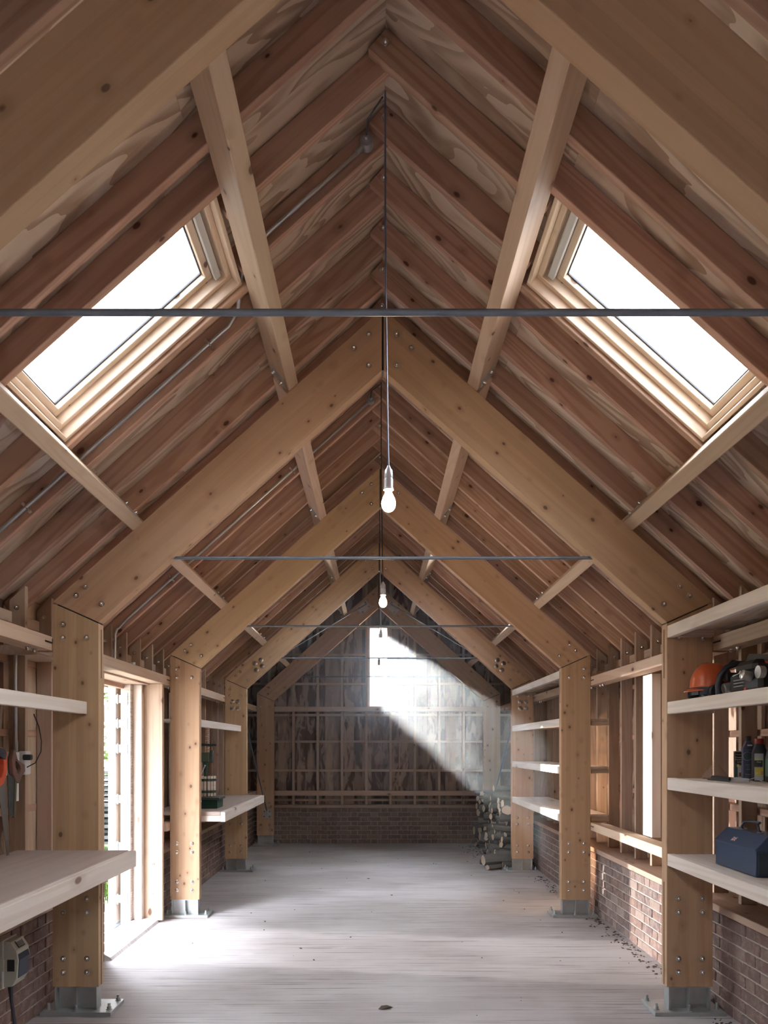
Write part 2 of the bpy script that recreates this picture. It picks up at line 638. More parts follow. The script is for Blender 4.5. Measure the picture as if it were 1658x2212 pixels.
def prism(name, pts, y0, y1, ang, mat, parent=None, bev=0.002):
    """a plank-like polygon (x, z) of thickness y0..y1, grain along angle ang in the x-z plane"""
    c, s_ = math.cos(ang), math.sin(ang)
    ox, oz = pts[0]
    loc = [((x - ox) * c + (z - oz) * s_, -(x - ox) * s_ + (z - oz) * c) for x, z in pts]
    mb = MB().poly(loc, 0, y1 - y0)
    if bev:
        bmesh.ops.recalc_face_normals(mb.bm, faces=mb.bm.faces)
        bmesh.ops.bevel(mb.bm, geom=list(mb.bm.edges), offset=bev, segments=1, affect='EDGES', profile=0.5)
    M = Matrix(((c, 0, -s_, ox), (0, 1, 0, y0), (s_, 0, c, oz), (0, 0, 0, 1)))
    return mb.ob(name, mat, parent, M)


def tube(name, pts, r, mat, parent=None, n=8):
    return MB().tube(pts, r, n).ob(name, mat, parent, I4, smooth=True)


def text(name, body, size, mat, parent, M, ext=0.0004):
    cu = bpy.data.curves.new(name, 'FONT')
    cu.body = body
    cu.size = size
    cu.extrude = ext
    cu.align_x = 'CENTER'
    cu.align_y = 'CENTER'
    tmp = bpy.data.objects.new('tmp', cu)
    C.objects.link(tmp)
    me = bpy.data.meshes.new_from_object(tmp.evaluated_get(bpy.context.evaluated_depsgraph_get()))
    bpy.data.objects.remove(tmp)
    bpy.data.curves.remove(cu)
    me.materials.clear()
    me.materials.append(MATS[mat])
    return put(name, me, parent, M)


# bolt heads (washer, nut, thread end); local z points out of the timber
BOLT = MB().lathe([(0, 0), (0.0175, 0), (0.0175, 0.003), (0.0130, 0.0035), (0.0130, 0.009), (0.0115, 0.0145), (0.008, 0.0195), (0.004, 0.0225), (0, 0.0235)], 12).mesh('bolt', 'zinc', smooth=True)
WASHER = MB().lathe([(0, 0), (0.031, 0), (0.031, 0.004), (0.022, 0.006), (0.0, 0.008)], 16).mesh('bolt', 'zinc', smooth=True)
FACE_NEAR = Matrix.Rotation(R(90), 4, 'X')          # local z -> -y


def bolt(parent, x, y, z, data=None):
    return put('bolt', data or BOLT, parent, Matrix.Translation((x, y, z)) @ FACE_NEAR)


# ------------------------------------------------------------------ main dimensions
PY = [2.033 + 2.70 * k for k in range(-1, 5)]       # front faces of the portal frames, PY[1] is the nearest in view
PT = 0.085                                          # their thickness
XI, XO = 1.73, 2.01                                 # inner and outer face of a post
TAN = 0.894
CO, SI = 0.7455, 0.6665
ZLOW, ZTOP = 3.928, 4.302                           # frame apex, under and over
ZR = 4.53                                           # underside of the rafters at the ridge
RD = 0.117                                          # rafter depth
PIT = 0.393                                         # stud and rafter pitch
YK = lambda k: 4.85 + PIT * k
YF = 13.08                                          # face of the far brickwork
YN = -7.0                                           # near end of the building


def slope(s, u, v, y):
    """u down the roof slope from the ridge, v outwards, measured from the rafters' underside"""
    return Vector((s * (u * CO + v * SI), y, ZR - u * SI + v * CO))


def nrm(s):
    return Vector((s * SI, 0, CO))


SIDE = {-1: 'left', 1: 'right'}
# ------------------------------------------------------------------ floor
fl = MB()
fl.box((0, (YN + 13.4) / 2 - 1.5, -0.06), (4.75, 13.4 - YN + 3.0, 0.12))
tag(fl.ob('floor', 'concrete'), 'pale brushed concrete floor slab down the whole barn', 'floor', kind='structure')

# ------------------------------------------------------------------ brickwork
BR = {}


def brick_mesh(L, v):
    key = (round(L, 4), v)
    if key not in BR:
        rr = random.Random(v * 7 + int(L * 1000))
        mb = MB().box((0, 0, 0), (L, 0.10, 0.065), bev=0.004)
        for q in mb.bm.verts:
            q.co += Vector((rr.uniform(-1, 1), rr.uniform(-1, 1), rr.uniform(-1, 1))) * 0.0015
        BR[key] = mb.mesh('brick', 'brick')
    return BR[key]


def brickwork(parent, origin, along, inward, length, near_first=300, key=None):
    """Flemish bond, eight courses; origin at one end of the visible face, on the floor"""
    A, N = Vector(along), Vector(inward)
    M0 = Matrix((A, Vector((0, 0, 1)).cross(A), Vector((0, 0, 1)))).transposed().to_4x4()
    todo = []
    for c in range(8):
        x = -0.1125 - (0.0 if c % 2 else 0.16875)
        i = 0
        while x < length:
            L = 0.215 if i % 2 == 0 else 0.1025
            a, b = max(x, 0.0), min(x + L, length)
            if b - a > 0.03:
                todo.append((a, b, c))
            x += L + 0.010
            i += 1
    if key:
        todo.sort(key=lambda q: key(Vector(origin) + A * (q[0] + q[1]) / 2))
    rest = MB()
    for n, (a, b, c) in enumerate(todo):
        j = random.uniform(-0.003, 0.003)
        p = Vector(origin) + A * (a + b) / 2 + N * (-0.05 + j) + Vector((0, 0, 0.005 + 0.0325 + 0.075 * c))
        M = Matrix.Translation(p) @ M0 @ Matrix.Rotation(random.uniform(-0.006, 0.006), 4, 'Z')
        if n < near_first:
            put('brick', brick_mesh(b - a, random.randint(0, 2)), parent, M)
        else:
            rest.box((0, 0, 0), (b - a, 0.10, 0.065), M, bev=0.004)
    if len(todo) > near_first:
        tag(rest.ob('far_brickwork', 'brick', parent), kind='stuff')
    else:
        rest.bm.free()
    c = Vector(origin) + A * length / 2 + N * (-0.058) + Vector((0, 0, 0.30))
    MB().box((0, 0, 0), (length, 0.10, 0.60), Matrix.Translation(c) @ M0).ob('mortar_joints', 'mortar', parent)


walls = {}
walls[-1] = empty('wall_left', (-2.23, 5.5, 0), 'left side wall of timber studs over a brick plinth, with a door opening', 'wall', kind='structure')
walls[1] = empty('wall_right', (2.23, 5.5, 0), 'right side wall of timber studs over a brick plinth behind the shelves', 'wall', kind='structure')
walls[0] = empty('wall_far', (0, YF, 0), 'far gable wall of studs and rough boards over brick', 'wall', kind='structure')
XB = 2.09
D0, D1 = 5.95, 7.02                                  # door opening in the left wall
brickwork(walls[1], (XB, 1.9, 0), (0, 1, 0), (-1, 0, 0), YF - 1.9 + 0.1, key=lambda p: p.y)
brickwork(walls[-1], (-XB, 1.9, 0), (0, 1, 0), (1, 0, 0), D0 - 0.08 - 1.9, near_first=110, key=lambda p: p.y)
brickwork(walls[-1], (-XB, D1 + 0.30, 0), (0, 1, 0), (1, 0, 0), YF - D1 - 0.2, near_first=185, key=lambda p: p.y)
brickwork(walls[0], (-XB, YF, 0), (1, 0, 0), (0, -1, 0), 2 * XB)

# ------------------------------------------------------------------ side walls: sills, studs, rails, battens, boards
rnd = random.Random(3)
for s in (-1, 1):
    wl = walls[s]
    X = lambda a: s * a
    lo = lambda a, b: (min(s * a, s * b), max(s * a, s * b))
    segs = [(1.2, YF)] if s == 1 else [(1.2, D0 - 0.06), (D1 + 0.28, YF)]
    for a, b in segs:
        x0, x1 = lo(2.075, 2.36)
        # the right sill is jointed just in front of the near post
        parts = [(a, b)] if s == -1 else [(a, 5.28), (5.283, b)]
        for q0, q1 in parts:
            slab('sill_board', (x0, q0, 0.603), (x1, q1, 0.647), 'stud_wood', wl)
    # studs, with the rafter bolted to each head
    for k in range(-9, 21):
        y = YK(k) + (0.0 if s == -1 else -0.02)
        if y > 12.9:
            continue
        z0 = 0.647
        if s == -1 and D0 - 0.05 < y < D1 + 0.1:
            z0 = 2.30
        za = ZR + 0.10 - TAN * 2.23
        zb = ZR + 0.10 - TAN * 2.33
        st = prism('stud', [(X(2.23), z0), (X(2.33), z0), (X(2.33), zb), (X(2.23), za)], y, y + 0.04, R(90), 'stud_wood', wl)
        bolt(st, X(2.282), y, 2.50)
    # rails between the posts, and the low rail
    for k in range(1, 6):
        a, b = PY[k - 1] + PT + 0.003, PY[k] - 0.003
        x0, x1 = lo(2.012, 2.14)
        r1 = slab('upper_rail', (x0, a, 2.215), (x1, b, 2.30), 'warm_pine', wl)
        for yy in (a + 0.10, a + 0.19, b - 0.19, b - 0.10):
            put('bolt', BOLT, r1, Matrix.Translation((X(2.075), yy, 2.215)) @ Matrix.Rotation(R(180), 4, 'X'))
        MB().box((X(2.0115), b - 0.05, 2.262), (0.003, 0.10, 0.010)).ob('slot_plate', 'dark_steel', r1)
        if s == -1 and k == 3:
            slab('lower_rail', (x0, D1 + 0.30, 0.83), (x1, b, 0.905), 'warm_pine', wl)
        else:
            r2 = slab('lower_rail', (x0, a, 0.83), (x1, b, 0.905), 'warm_pine', wl)
            MB().box((X(2.0115), b - 0.05, 0.872), (0.003, 0.10, 0.010)).ob('slot_plate', 'dark_steel', r2)
    x0, x1 = lo(2.012, 2.14)
    slab('upper_rail', (x0, PY[5] + PT + 0.003, 2.215), (x1, 13.05, 2.30), 'warm_pine', wl)
    # horizontal battens behind the studs
    for z in (0.72, 1.225, 1.717, 2.18, 2.62):
        for a, b in ([(1.2, 4.6), (4.602, 8.2), (8.202, 13.2)] if s == 1 or z > 2 else [(1.2, D0 - 0.1), (D1 + 0.3, 10.2), (10.202, 13.2)]):
            x0, x1 = lo(2.332, 2.382)
            slab('batten', (x0, a, z - 0.022), (x1, b, z + 0.022), 'rafter_wood', wl)
    # rough boards, board on board
    y = 1.0
    n = 0
    while y < 13.2:
        wd = rnd.uniform(0.15, 0.22)
        dep = 2.385 if n % 2 == 0 else 2.410
        z0, z1 = 0.30, 2.78
        if s == -1 and y + wd > D0 - 0.05 and y < D1 + 0.2:
            z0 = 2.30
        x0, x1 = lo(dep, dep + 0.022)
        ov = 0.03 if n % 2 else 0.0
        slab('cladding_board', (x0, y - ov, z0), (x1, y + wd - 0.012 + ov, z1), 'cladding_wood', wl, along='z')
        y += wd
        n += 1
    # short blocks at the eaves between the studs
    for k in range(-5, 18):
        x0, x1 = lo(2.30, 2.345)
        slab('eaves_block', (x0, YK(k) + 0.045, 2.40), (x1, YK(k + 1) - 0.025, 2.47), 'stud_wood', wl)

for s in (-1, 1):
    mb = MB()
    xs = s * 2.45
    if s == 1:
        mb.box((xs, 7.0, 1.55), (0.012, 12.8, 2.75))
    else:
        mb.box((xs, (0.6 + D0) / 2 - 0.03, 1.55), (0.012, D0 - 0.66, 2.75))
        mb.box((xs, (D1 + 0.25 + 13.4) / 2, 1.55), (0.012, 13.4 - D1 - 0.25, 2.75))
        mb.box((xs, (D0 + D1) / 2 + 0.1, 2.64), (0.012, D1 - D0 + 0.5, 0.58))
    mb.ob('wall_light_stop', 'roof_membrane', walls[s])  # unseen sheets added behind the boards to stop light leaking in
mb = MB()
for x0, x1, z0, z1 in ((-2.46, -0.186, 0.2, 4.8), (0.186, 2.46, 0.2, 4.8), (-0.187, 0.187, 0.2, 2.30), (-0.187, 0.187, 3.67, 4.8)):
    mb.box(((x0 + x1) / 2, YF + 0.262, (z0 + z1) / 2), (x1 - x0, 0.012, z1 - z0))
mb.ob('wall_light_stop', 'roof_membrane', walls[0])  # same added light stop behind the far boards, open at the window

# a board facing into the barn beside the right post, catching the spot from the door
slab('stop_board', (2.155, 6.19, 0.905), (2.228, 6.395, 2.213), 'pale_pine', walls[1], along='z')

# ------------------------------------------------------------------ near gable wall, behind the camera, with a doorway
wq = empty('wall_near', (0, YN, 0), 'near gable wall behind the camera, boarded', 'wall', kind='structure')
mb = MB()
for x0, x1, z0 in ((-2.35, 0.0, 0.0), (0.0, 2.35, 0.0)):
    t0, t1 = (ZR + 0.15 - TAN * abs(q) for q in (x0, x1))
    mb.poly([(x0, z0), (x1, z0), (x1, t1), (x0, t0)], YN - 0.06, YN)
for q in (-1, 1):
    mb.box((q * 2.42, (YN + 1.0) / 2, 1.4), (0.04, 1.0 - YN, 2.8))
mb.ob('boarding', 'cladding_wood', wq)

# ------------------------------------------------------------------ far gable wall
wf = walls[0]
slab('sill_board', (-2.35, YF - 0.015, 0.603), (2.35, YF + 0.26, 0.647), 'stud_wood', wf, along='x')
FX = [-1.852, -1.44, -1.028, -0.617, -0.205, 0.205, 0.617, 1.028, 1.44, 1.852]
for x in FX:
    top = ZR + 0.11 - TAN * (abs(x) + 0.03)
    slab('stud', (x - 0.02, YF + 0.06, 0.647), (x + 0.02, YF + 0.155, top), 'purlin_wood', wf, along='z')  # paler wood than the side studs, standing in for front light
slab('lower_rail', (-2.0, YF - 0.035, 0.808), (2.0, YF + 0.058, 0.888), 'warm_pine', wf, along='x')
slab('upper_rail', (-2.0, YF - 0.035, 2.222), (2.0, YF + 0.058, 2.302), 'warm_pine', wf, along='x')
for z in (0.722, 1.224, 1.717, 2.17, 2.70, 3.196, 3.66):
    half = min(2.3, (ZR + 0.08 - z) / TAN)
    for x0, x1 in ([(-half, -0.21), (0.21, half)] if 2.3 < z < 3.65 else [(-half, half)]):
        slab('batten', (x0, YF + 0.158, z - 0.02), (x1, YF + 0.20, z + 0.02), 'purlin_wood', wf, along='x')  # battens paled like the far studs, in place of front light
x = -2.35
n = 0
while x < 2.35:
    wd = rnd.uniform(0.13, 0.20)
    for z0, z1 in ([(0.3, 2.30), (3.64, 4.7)] if x + wd > -0.15 and x < 0.15 else [(0.3, 4.7)]):
        xc = max(abs(x), abs(x + wd))
        z1 = min(z1, ZR + 0.14 - TAN * min(abs(x), abs(x + wd)))
        if z1 > z0:
            dep = YF + (0.203 if n % 2 == 0 else 0.228)
            ov = 0.025 if n % 2 else 0
            a, b = x - ov, x + wd - 0.012 + ov
            if z0 < 1.0 and z1 > 2.4:      # keep clear of the window
                if x < 0 and b > -0.146:
                    b = -0.146
                if x >= 0 and a < 0.146:
                    a = 0.146
            slab('cladding_board', (a, dep, z0), (b, dep + 0.022, z1), 'cladding_wood', wf, along='z')
    x += wd
    n += 1
# narrow gable window
wn = empty('window_3', (0, YF, 2.31), 'tall narrow window in the far gable with sun streaming through', 'window', kind='structure')
for sx in (-1, 1):
    slab('jamb_lining', (min(sx * 0.145, sx * 0.184), YF + 0.02, 2.304), (max(sx * 0.145, sx * 0.184), YF + 0.27, 3.66), 'window_pine', wn, along='z')
slab('head_lining', (-0.184, YF + 0.02, 3.63), (0.184, YF + 0.27, 3.668), 'window_pine', wn, along='x')
slab('window_sill', (-0.144, YF + 0.06, 2.304), (0.144, YF + 0.29, 2.322), 'window_pine', wn, along='x')
MB().box((0, YF + 0.24, 2.976), (0.288, 0.006, 1.306)).ob('pane', 'window_glass', wn)

# ------------------------------------------------------------------ roof: ceiling boards, rafters, skylights
roofs = {}
for s in (-1, 1):
    roofs[s] = empty('ceiling_' + SIDE[s], (s * 1.1, 6, 3.6), SIDE[s] + ' slope of the roof, plywood over closely spaced rafters', 'ceiling', kind='structure')
SKY = [(3.218, 3.862), (8.78, 9.42), (-3.0, -1.5)]                 # clear skylight widths along the barn; last pair added, unseen, for front light
U0, U1 = 0.925, 2.108                               # and their extent down the slope
YP = [YN, -4.6, -3.0, -1.5, 0.55, 1.9, 3.218, 3.862, 5.2, 6.4, 7.6, 8.78, 9.42, 10.6, 11.8, 13.36]
for s in (-1, 1):
    cl = roofs[s]
    for i in range(len(YP) - 1):
        y0, y1 = YP[i], YP[i + 1]
        hole = any(abs(y0 - a) < 0.01 for a, b in SKY)
        for u0, u1 in ((-0.11, U0), (U0, U1), (U1, 3.45)):
            if hole and u0 == U0:
                continue
            if u0 < 0:
                u0 = 0.0
            vm = RD + 0.010
            uu0 = u0 if u0 > 0 else -vm * SI / CO      # both slopes meet at the ridge
            p0, p1 = slope(s, uu0, vm, (y0 + y1) / 2), slope(s, u1, vm, (y0 + y1) / 2)
            bar('plywood_panel', p0, p1, y1 - y0, 0.018, 'plywood', cl, up=nrm(s), bev=0.0012)
    # rafters
    for k in range(-15, 21):
        ya = YK(k) + (0.021 if s == 1 else 0.0635)
        yb = ya + 0.0415
        ym = (ya + yb) / 2
        cut = next((q for q in SKY if q[0] - 0.06 < ym < q[1] + 0.06), None)
        spans = [(-0.10, 3.12)] if not cut else [(-0.10, U0 - 0.01), (U1 + 0.01, 3.12)]
        for u0, u1 in spans:
            rf = bar('rafter', slope(s, u0, RD / 2, ym), slope(s, u1, RD / 2, ym), 0.0415, RD, 'rafter_wood', cl, up=nrm(s))
            if s == 1 and u0 < 0:
                bolt(rf, 0.0, ya, ZR + 0.088)
    for a, b in SKY:
        for yy in (a - 0.0225, b + 0.0225):
            bar('skylight_trimmer', slope(s, U0 - 0.08, RD / 2, yy), slope(s, U1 + 0.10, RD / 2, yy), 0.043, RD, 'rafter_wood', cl, up=nrm(s))

# membrane over the boards so that no light leaks in
for s in (-1, 1):
    mb = MB()
    for i in range(len(YP) - 1):
        y0, y1 = YP[i], YP[i + 1]
        hole = any(abs(y0 - a) < 0.01 for a, b in SKY)
        for u0, u1 in ((-0.05, U0), (U0, U1), (U1, 3.6)):
            if hole and u0 == U0:
                continue
            p0, p1 = slope(s, u0, RD + 0.032, (y0 + y1) / 2), slope(s, u1, RD + 0.032, (y0 + y1) / 2)
            M = frame_x(p0, p1 - p0, nrm(s))
            mb.box(((p1 - p0).length / 2, 0, 0), ((p1 - p0).length, y1 - y0 + 0.002, 0.02), M)
    mb.ob('roof_membrane', 'roof_membrane', roofs[s])

WN = {(-1, 0): 1, (1, 0): 2, (-1, 1): 4, (1, 1): 5, (-1, 2): 6, (1, 2): 7}
for s in (-1, 1):
    for i, (a, b) in enumerate(SKY):
        lab = ('open roof window in the %s slope nearest the camera, with a grey ventilation bar' if i == 0 else
               'roof window in the %s slope, mostly hidden behind the third portal frame' if i == 1 else 'added roof window in the %s slope behind the camera, for front light') % SIDE[s]
        wn = empty('window_%d' % WN[(s, i)], slope(s, (U0 + U1) / 2, 0.1, (a + b) / 2), lab, 'skylight', kind='structure')
        N = nrm(s)

        def ring(name, ins, th, v0, v1, mat, ex=0.0):
            a2, b2, c0, c1 = a + ins, b - ins, U0 + ins + ex, U1 - ins
            vm, dv = (v0 + v1) / 2, v1 - v0
            for yy in (a2 + th / 2, b2 - th / 2):
                bar(name, slope(s, c0, vm, yy), slope(s, c1, vm, yy), th, dv, mat, wn, up=N)
            for uu in (c0 + th / 2, c1 - th / 2):
                bar(name, slope(s, uu, vm, a2 + th), slope(s, uu, vm, b2 - th), th, dv, mat, wn, up=N)
        ring('lining_board', 0.002, 0.020, 0.020, 0.140, 'window_pine')
        ring('window_frame', 0.022, 0.028, 0.070, 0.185, 'window_pine')
        ring('sash', 0.052, 0.036, 0.115, 0.170, 'window_pine', ex=0.05)
        ring('gasket', 0.088, 0.006, 0.140, 0.152, 'seal_black', ex=0.05)
        bar('head_board', slope(s, U0 + 0.078, 0.145, a + 0.052), slope(s, U0 + 0.078, 0.145, b - 0.052), 0.052, 0.05, 'window_pine', wn, up=N)
        bar('pane', slope(s, U0 + 0.13, 0.158, (a + b) / 2), slope(s, U1 - 0.08, 0.158, (a + b) / 2), b - a - 0.16, 0.006, 'window_glass', wn, up=N, bev=0)
        bar('ventilation_bar', slope(s, U0 + 0.085, 0.098, a + 0.06), slope(s, U0 + 0.085, 0.098, b - 0.06), 0.035, 0.022, 'vent_grey', wn, up=N)
        bar('flashing', slope(s, U0 - 0.02, 0.20, a + 0.01), slope(s, U0 - 0.02, 0.20, b - 0.01), 0.10, 0.02, 'roof_membrane', wn, up=N)
        for uu in (U0 + 0.14, U1 - 0.14):
            put('hinge_cap', MB().lathe([(0, 0), (0.011, 0), (0.011, 0.003), (0.006, 0.003), (0.006, 0.001), (0, 0.001)], 12).mesh('hinge_cap', 'dark_steel'), wn,
                Matrix.Translation(slope(s, uu, 0.125, b - 0.0505)) @ FACE_NEAR)

# ------------------------------------------------------------------ portal frames
SHOE = {}


def shoe(s, post, y0):
    """galvanised shoe under a post"""
    if s not in SHOE:
        mb = MB()
        xc = s * (XI + XO) / 2
        mb.box((xc, 0.045, 0.095), (0.245, 0.012, 0.14))
        for dx in (-0.122, 0.0, 0.122):
            mb.box((xc + dx, 0.040, 0.095), (0.010, 0.078, 0.14))
        mb.box((xc, 0.042, 0.1625), (0.254, 0.083, 0.007))
        mb.box((xc - s * 0.012, 0.085, 0.0125), (0.43, 0.255, 0.025), bev=0.002)
        SHOE[s] = (mb.mesh('base_shoe', 'galvanised'),
                   MB().lathe([(0, 0.025), (0.019, 0.025), (0.019, 0.029), (0.0135, 0.029), (0.0135, 0.044), (0.009, 0.044), (0.009, 0.062), (0, 0.063)], 10).mesh('anchor_bolt', 'galvanised'))
    sh = put('base_shoe', SHOE[s][0], post, Matrix.Translation((0, y0, 0)))
    xc = s * (XI + XO) / 2 - s * 0.012
    for dx, dy in ((-0.185, 0.02), (0.185, 0.02), (0.0, -0.02), (-0.185, 0.185), (0.185, 0.185)):
        put('anchor_bolt', SHOE[s][1], sh, Matrix.Translation((xc + dx, y0 + dy, 0)))


ORD = ['behind', 'nearest', 'second', 'third', 'fourth', 'fifth']
FLAB = ['timber portal frame at the camera, out of view',
        'nearest timber portal frame, its broad rafters crossing the top corners of the picture',
        'timber portal frame whose posts stand beside the near workbench and the toolbox shelf',
        'timber portal frame just beyond the open door, second bulb hanging behind it',
        'timber portal frame with large washers at its knees, just before the log pile',
        'farthest timber portal frame, tight against the far gable wall']
MITRE = 0.004
for i, y0 in enumerate(PY):
    if i == 0:                      # behind the camera
        continue
    fr_ = empty('portal_frame', (0, y0, 0), FLAB[i], 'timber frame', 'portal frames of the barn')
    y1 = y0 + PT
    for s in (-1, 1):
        zi, zo = 2.384, 2.384 + (XO - XI) * 0.4452
        po = prism('post', [(s * XI, 0.166), (s * XO, 0.166), (s * XO, zo - MITRE), (s * XI, zi - MITRE)], y0, y1, R(90), 'glulam', fr_)
        for xx in (1.80, 1.945):
            for z in (0.705, 0.622, 0.339, 0.256):
                bolt(po, s * xx, y0, z)
        for xx, z in ((1.947, 2.376), (1.947, 2.294), (1.803, 2.294)):
            bolt(po, s * xx, y0, z)
        for z0, z1 in ((0.17, 0.80), (2.05, 2.35)):
            MB().box((s * (XI - 0.0004), y0 + 0.045, (z0 + z1) / 2), (0.002, 0.009, z1 - z0)).ob('slot', 'debris_dark', po)
        shoe(s, po, y0)
        ang = math.atan(TAN) * (-s)
        rb = prism('rafter_beam', [(s * 0.006, ZLOW - 0.005), (s * 0.006, ZTOP - 0.005), (s * XO, zo + MITRE), (s * XI, zi + MITRE)], y0, y1, ang if s > 0 else math.atan(TAN), 'glulam', fr_)
        for xx, z in ((1.809, 2.606), (1.867, 2.551), (1.711, 2.50), (0.085, 4.143), (0.175, 4.06), (0.085, 3.954)):
            bolt(rb, s * xx, y0, z)
        if i == 4:
            for q in range(4):
                bolt(po, s * (1.84 + 0.075 * (q % 2)), y0, 2.13 + 0.085 * (q // 2), WASHER)
            for dx, dz in ((0, 0), (0.075, 0.05), (-0.02, 0.085), (0.06, 0.13)):
                bolt(rb, s * (1.60 - dx), y0, 2.60 + dz + 0.03, WASHER)
        # steel plate showing in the mitre joint
        a = Vector((s * (XI + 0.002), 0, zi + 0.001))
        b_ = Vector((s * (XO - 0.03), 0, zi + 0.001 + (XO - XI - 0.032) * 0.4452))
        bar('knee_plate', a + Vector((0, y0 + 0.04, 0)), b_ + Vector((0, y0 + 0.04, 0)), 0.075, 0.007, 'dark_steel', fr_, bev=0)
    MB().box((0, y0 + 0.042, (ZLOW + ZTOP) / 2 - 0.01), (0.010, 0.078, 0.36)).ob('ridge_plate', 'dark_steel', fr_)

# ------------------------------------------------------------------ purlins between the frames
BAY = ['under the near skylight', 'over the open door bay', 'over the fruit press bay', 'over the log pile bay']
for i in range(1, 5):
    a, b = PY[i] + PT + 0.002, PY[i + 1] - 0.002
    for s in (-1, 1):
        for u, nm in ((0.8785, 'upper'), (2.152, 'lower')):
            t = empty('roof_purlin', slope(s, u, -0.085, a), '%s squared pine purlin on the %s slope, %s' % (nm, SIDE[s], BAY[i - 1]), 'purlin', 'roof purlins under the rafters')
            bar('beam', slope(s, u, -0.0855, a), slope(s, u, -0.0855, b), 0.077, 0.168, 'purlin_wood', t, up=nrm(s), bev=0.004)
            du = 0.048 if u < 1 else -0.048
            for yy in (b - 0.09, b - 0.045):
                put('bracket_bolt', BOLT, t, Matrix.Translation(slope(s, u + du * 0.83, -0.085 - (0.03 if yy > b - 0.05 else -0.03), yy)) @ frame_x((0, 0, 0), Vector((0, 1, 0)), Vector((s * CO, 0, -SI)) * (1 if du > 0 else -1)))
            bar('bracket', slope(s, u + du * 0.84, -0.085, b - 0.13), slope(s, u + du * 0.84, -0.085, b), 0.005, 0.12, 'galvanised', t, up=nrm(s), bev=0)

# ------------------------------------------------------------------ tie rods across each frame
TL = {1: 'dark steel tie rod crossing the whole picture below the skylights', 2: 'steel tie rod between the ends of the second frame, under the lit bulb',
      3: 'thin steel tie rod of the frame beyond the door', 4: 'steel tie rod crossing the top of the gable window', 5: 'farthest steel tie rod, nearest the gable wall'}
for i in range(1, 6):
    ym = PY[i] + PT / 2
    t = empty('tie_rod', (0, ym, 2.79), TL[i], 'tie rod', 'tie rods across the frames')
    tube('rod', [(-1.29, ym, 2.79), (1.29, ym, 2.79)], 0.0095, 'rod_steel', t, 12)

# ------------------------------------------------------------------ bracing rods of the last bay
for s in (-1, 1):
    a = Vector((s * 0.20, PY[5] - 0.012, 3.98))
    b = Vector((s * 1.38, PY[4] + PT + 0.02, 2.78))
    t = empty('roof_brace', a, 'thin bracing rod slanting under the %s roof slope to a plate on the farthest frame' % SIDE[s], 'bracing rod', 'bracing rods of the last bay')
    tube('rod', [a + Vector((0, -0.03, 0)), b], 0.008, 'rod_steel', t)
    M = Matrix.Translation((s * 0.24, PY[5] - 0.004, 3.93)) @ Matrix.Rotation(s * math.atan(TAN), 4, 'Y')
    pl = MB().box((0, 0, 0), (0.20, 0.008, 0.14)).ob('plate', 'galvanised', t, M)
    for dx in (-0.07, 0.07):
        for dz in (-0.045, 0.045):
            put('bolt', BOLT, pl, M @ Matrix.Translation((dx, -0.004, dz)) @ FACE_NEAR)
    a = Vector((s * 1.84, PY[5] - 0.02, 0.56))
    b = Vector((s * 1.80, PY[4] + PT + 0.02, 2.10))
    t = empty('wall_brace', a, 'bracing rod against the %s wall, plated to the foot of the farthest post' % SIDE[s], 'bracing rod', 'bracing rods of the last bay')
    tube('rod', [a + Vector((0, -0.03, 0.02)), b], 0.010, 'rod_steel', t)
    M = Matrix.Translation((s * 1.84, PY[5] - 0.004, 0.52))
    pl = MB().box((0, 0, 0), (0.14, 0.008, 0.14)).box((0, -0.02, 0.02), (0.008, 0.04, 0.10)).ob('plate', 'galvanised', t, M)
    for dx in (-0.045, 0.045):
        for dz in (-0.045, 0.045):
            put('bolt', BOLT, pl, M @ Matrix.Translation((dx, -0.004, dz)) @ FACE_NEAR)

# ------------------------------------------------------------------ workbenches and shelves
for i, lab in ((1, 'near workbench with a deep pale front edge, ending at the post before the open door'),
               (3, 'far workbench carrying the fruit press, beyond the open door')):
    a = PY[i] + PT + 0.004
    b = PY[i + 1] - 0.003
    t = empty('workbench', (-1.85, a, 0.90), lab, 'workbench', 'left-hand workbenches')
    slab('front_edge', (-1.545, a, 0.902), (-1.50, b, 0.998), 'pale_pine', t)
    slab('top_board', (-2.225, a, 0.965), (-1.547, b - (0.0 if i == 1 else 0.0), 1.0), 'bench_top_wood', t)
    slab('end_edge', (-2.0, a, 0.905), (-1.547, a + 0.04, 0.963), 'pale_pine', t, along='x')
    slab('end_edge', (-2.0, b - 0.04, 0.905), (-1.547, b, 0.963), 'pale_pine', t, along='x')
    for yy in (a + 0.9, a + 1.8):
        slab('bearer', (-2.2, yy, 0.905), (-1.547, yy + 0.045, 0.963), 'stud_wood', t, along='x')
    slab('wall_bearer', (-2.225, a + 0.05, 0.90), (-2.16, b - 0.05, 0.963), 'stud_wood', t)

for i, lab in ((1, 'single shelf above the near workbench and the hanging saws'), (3, 'single shelf above the fruit press')):
    a = PY[i] + PT + 0.004
    b = PY[i + 1] - 0.003
    t = empty('wall_shelf', (-2.0, a, 1.83), lab, 'shelf', 'left-hand shelves')
    slab('front_edge', (-1.845, a, 1.829), (-1.80, b, 1.904), 'pale_pine', t)
    slab('board', (-2.225, a, 1.876), (-1.847, b, 1.90), 'pale_pine', t)

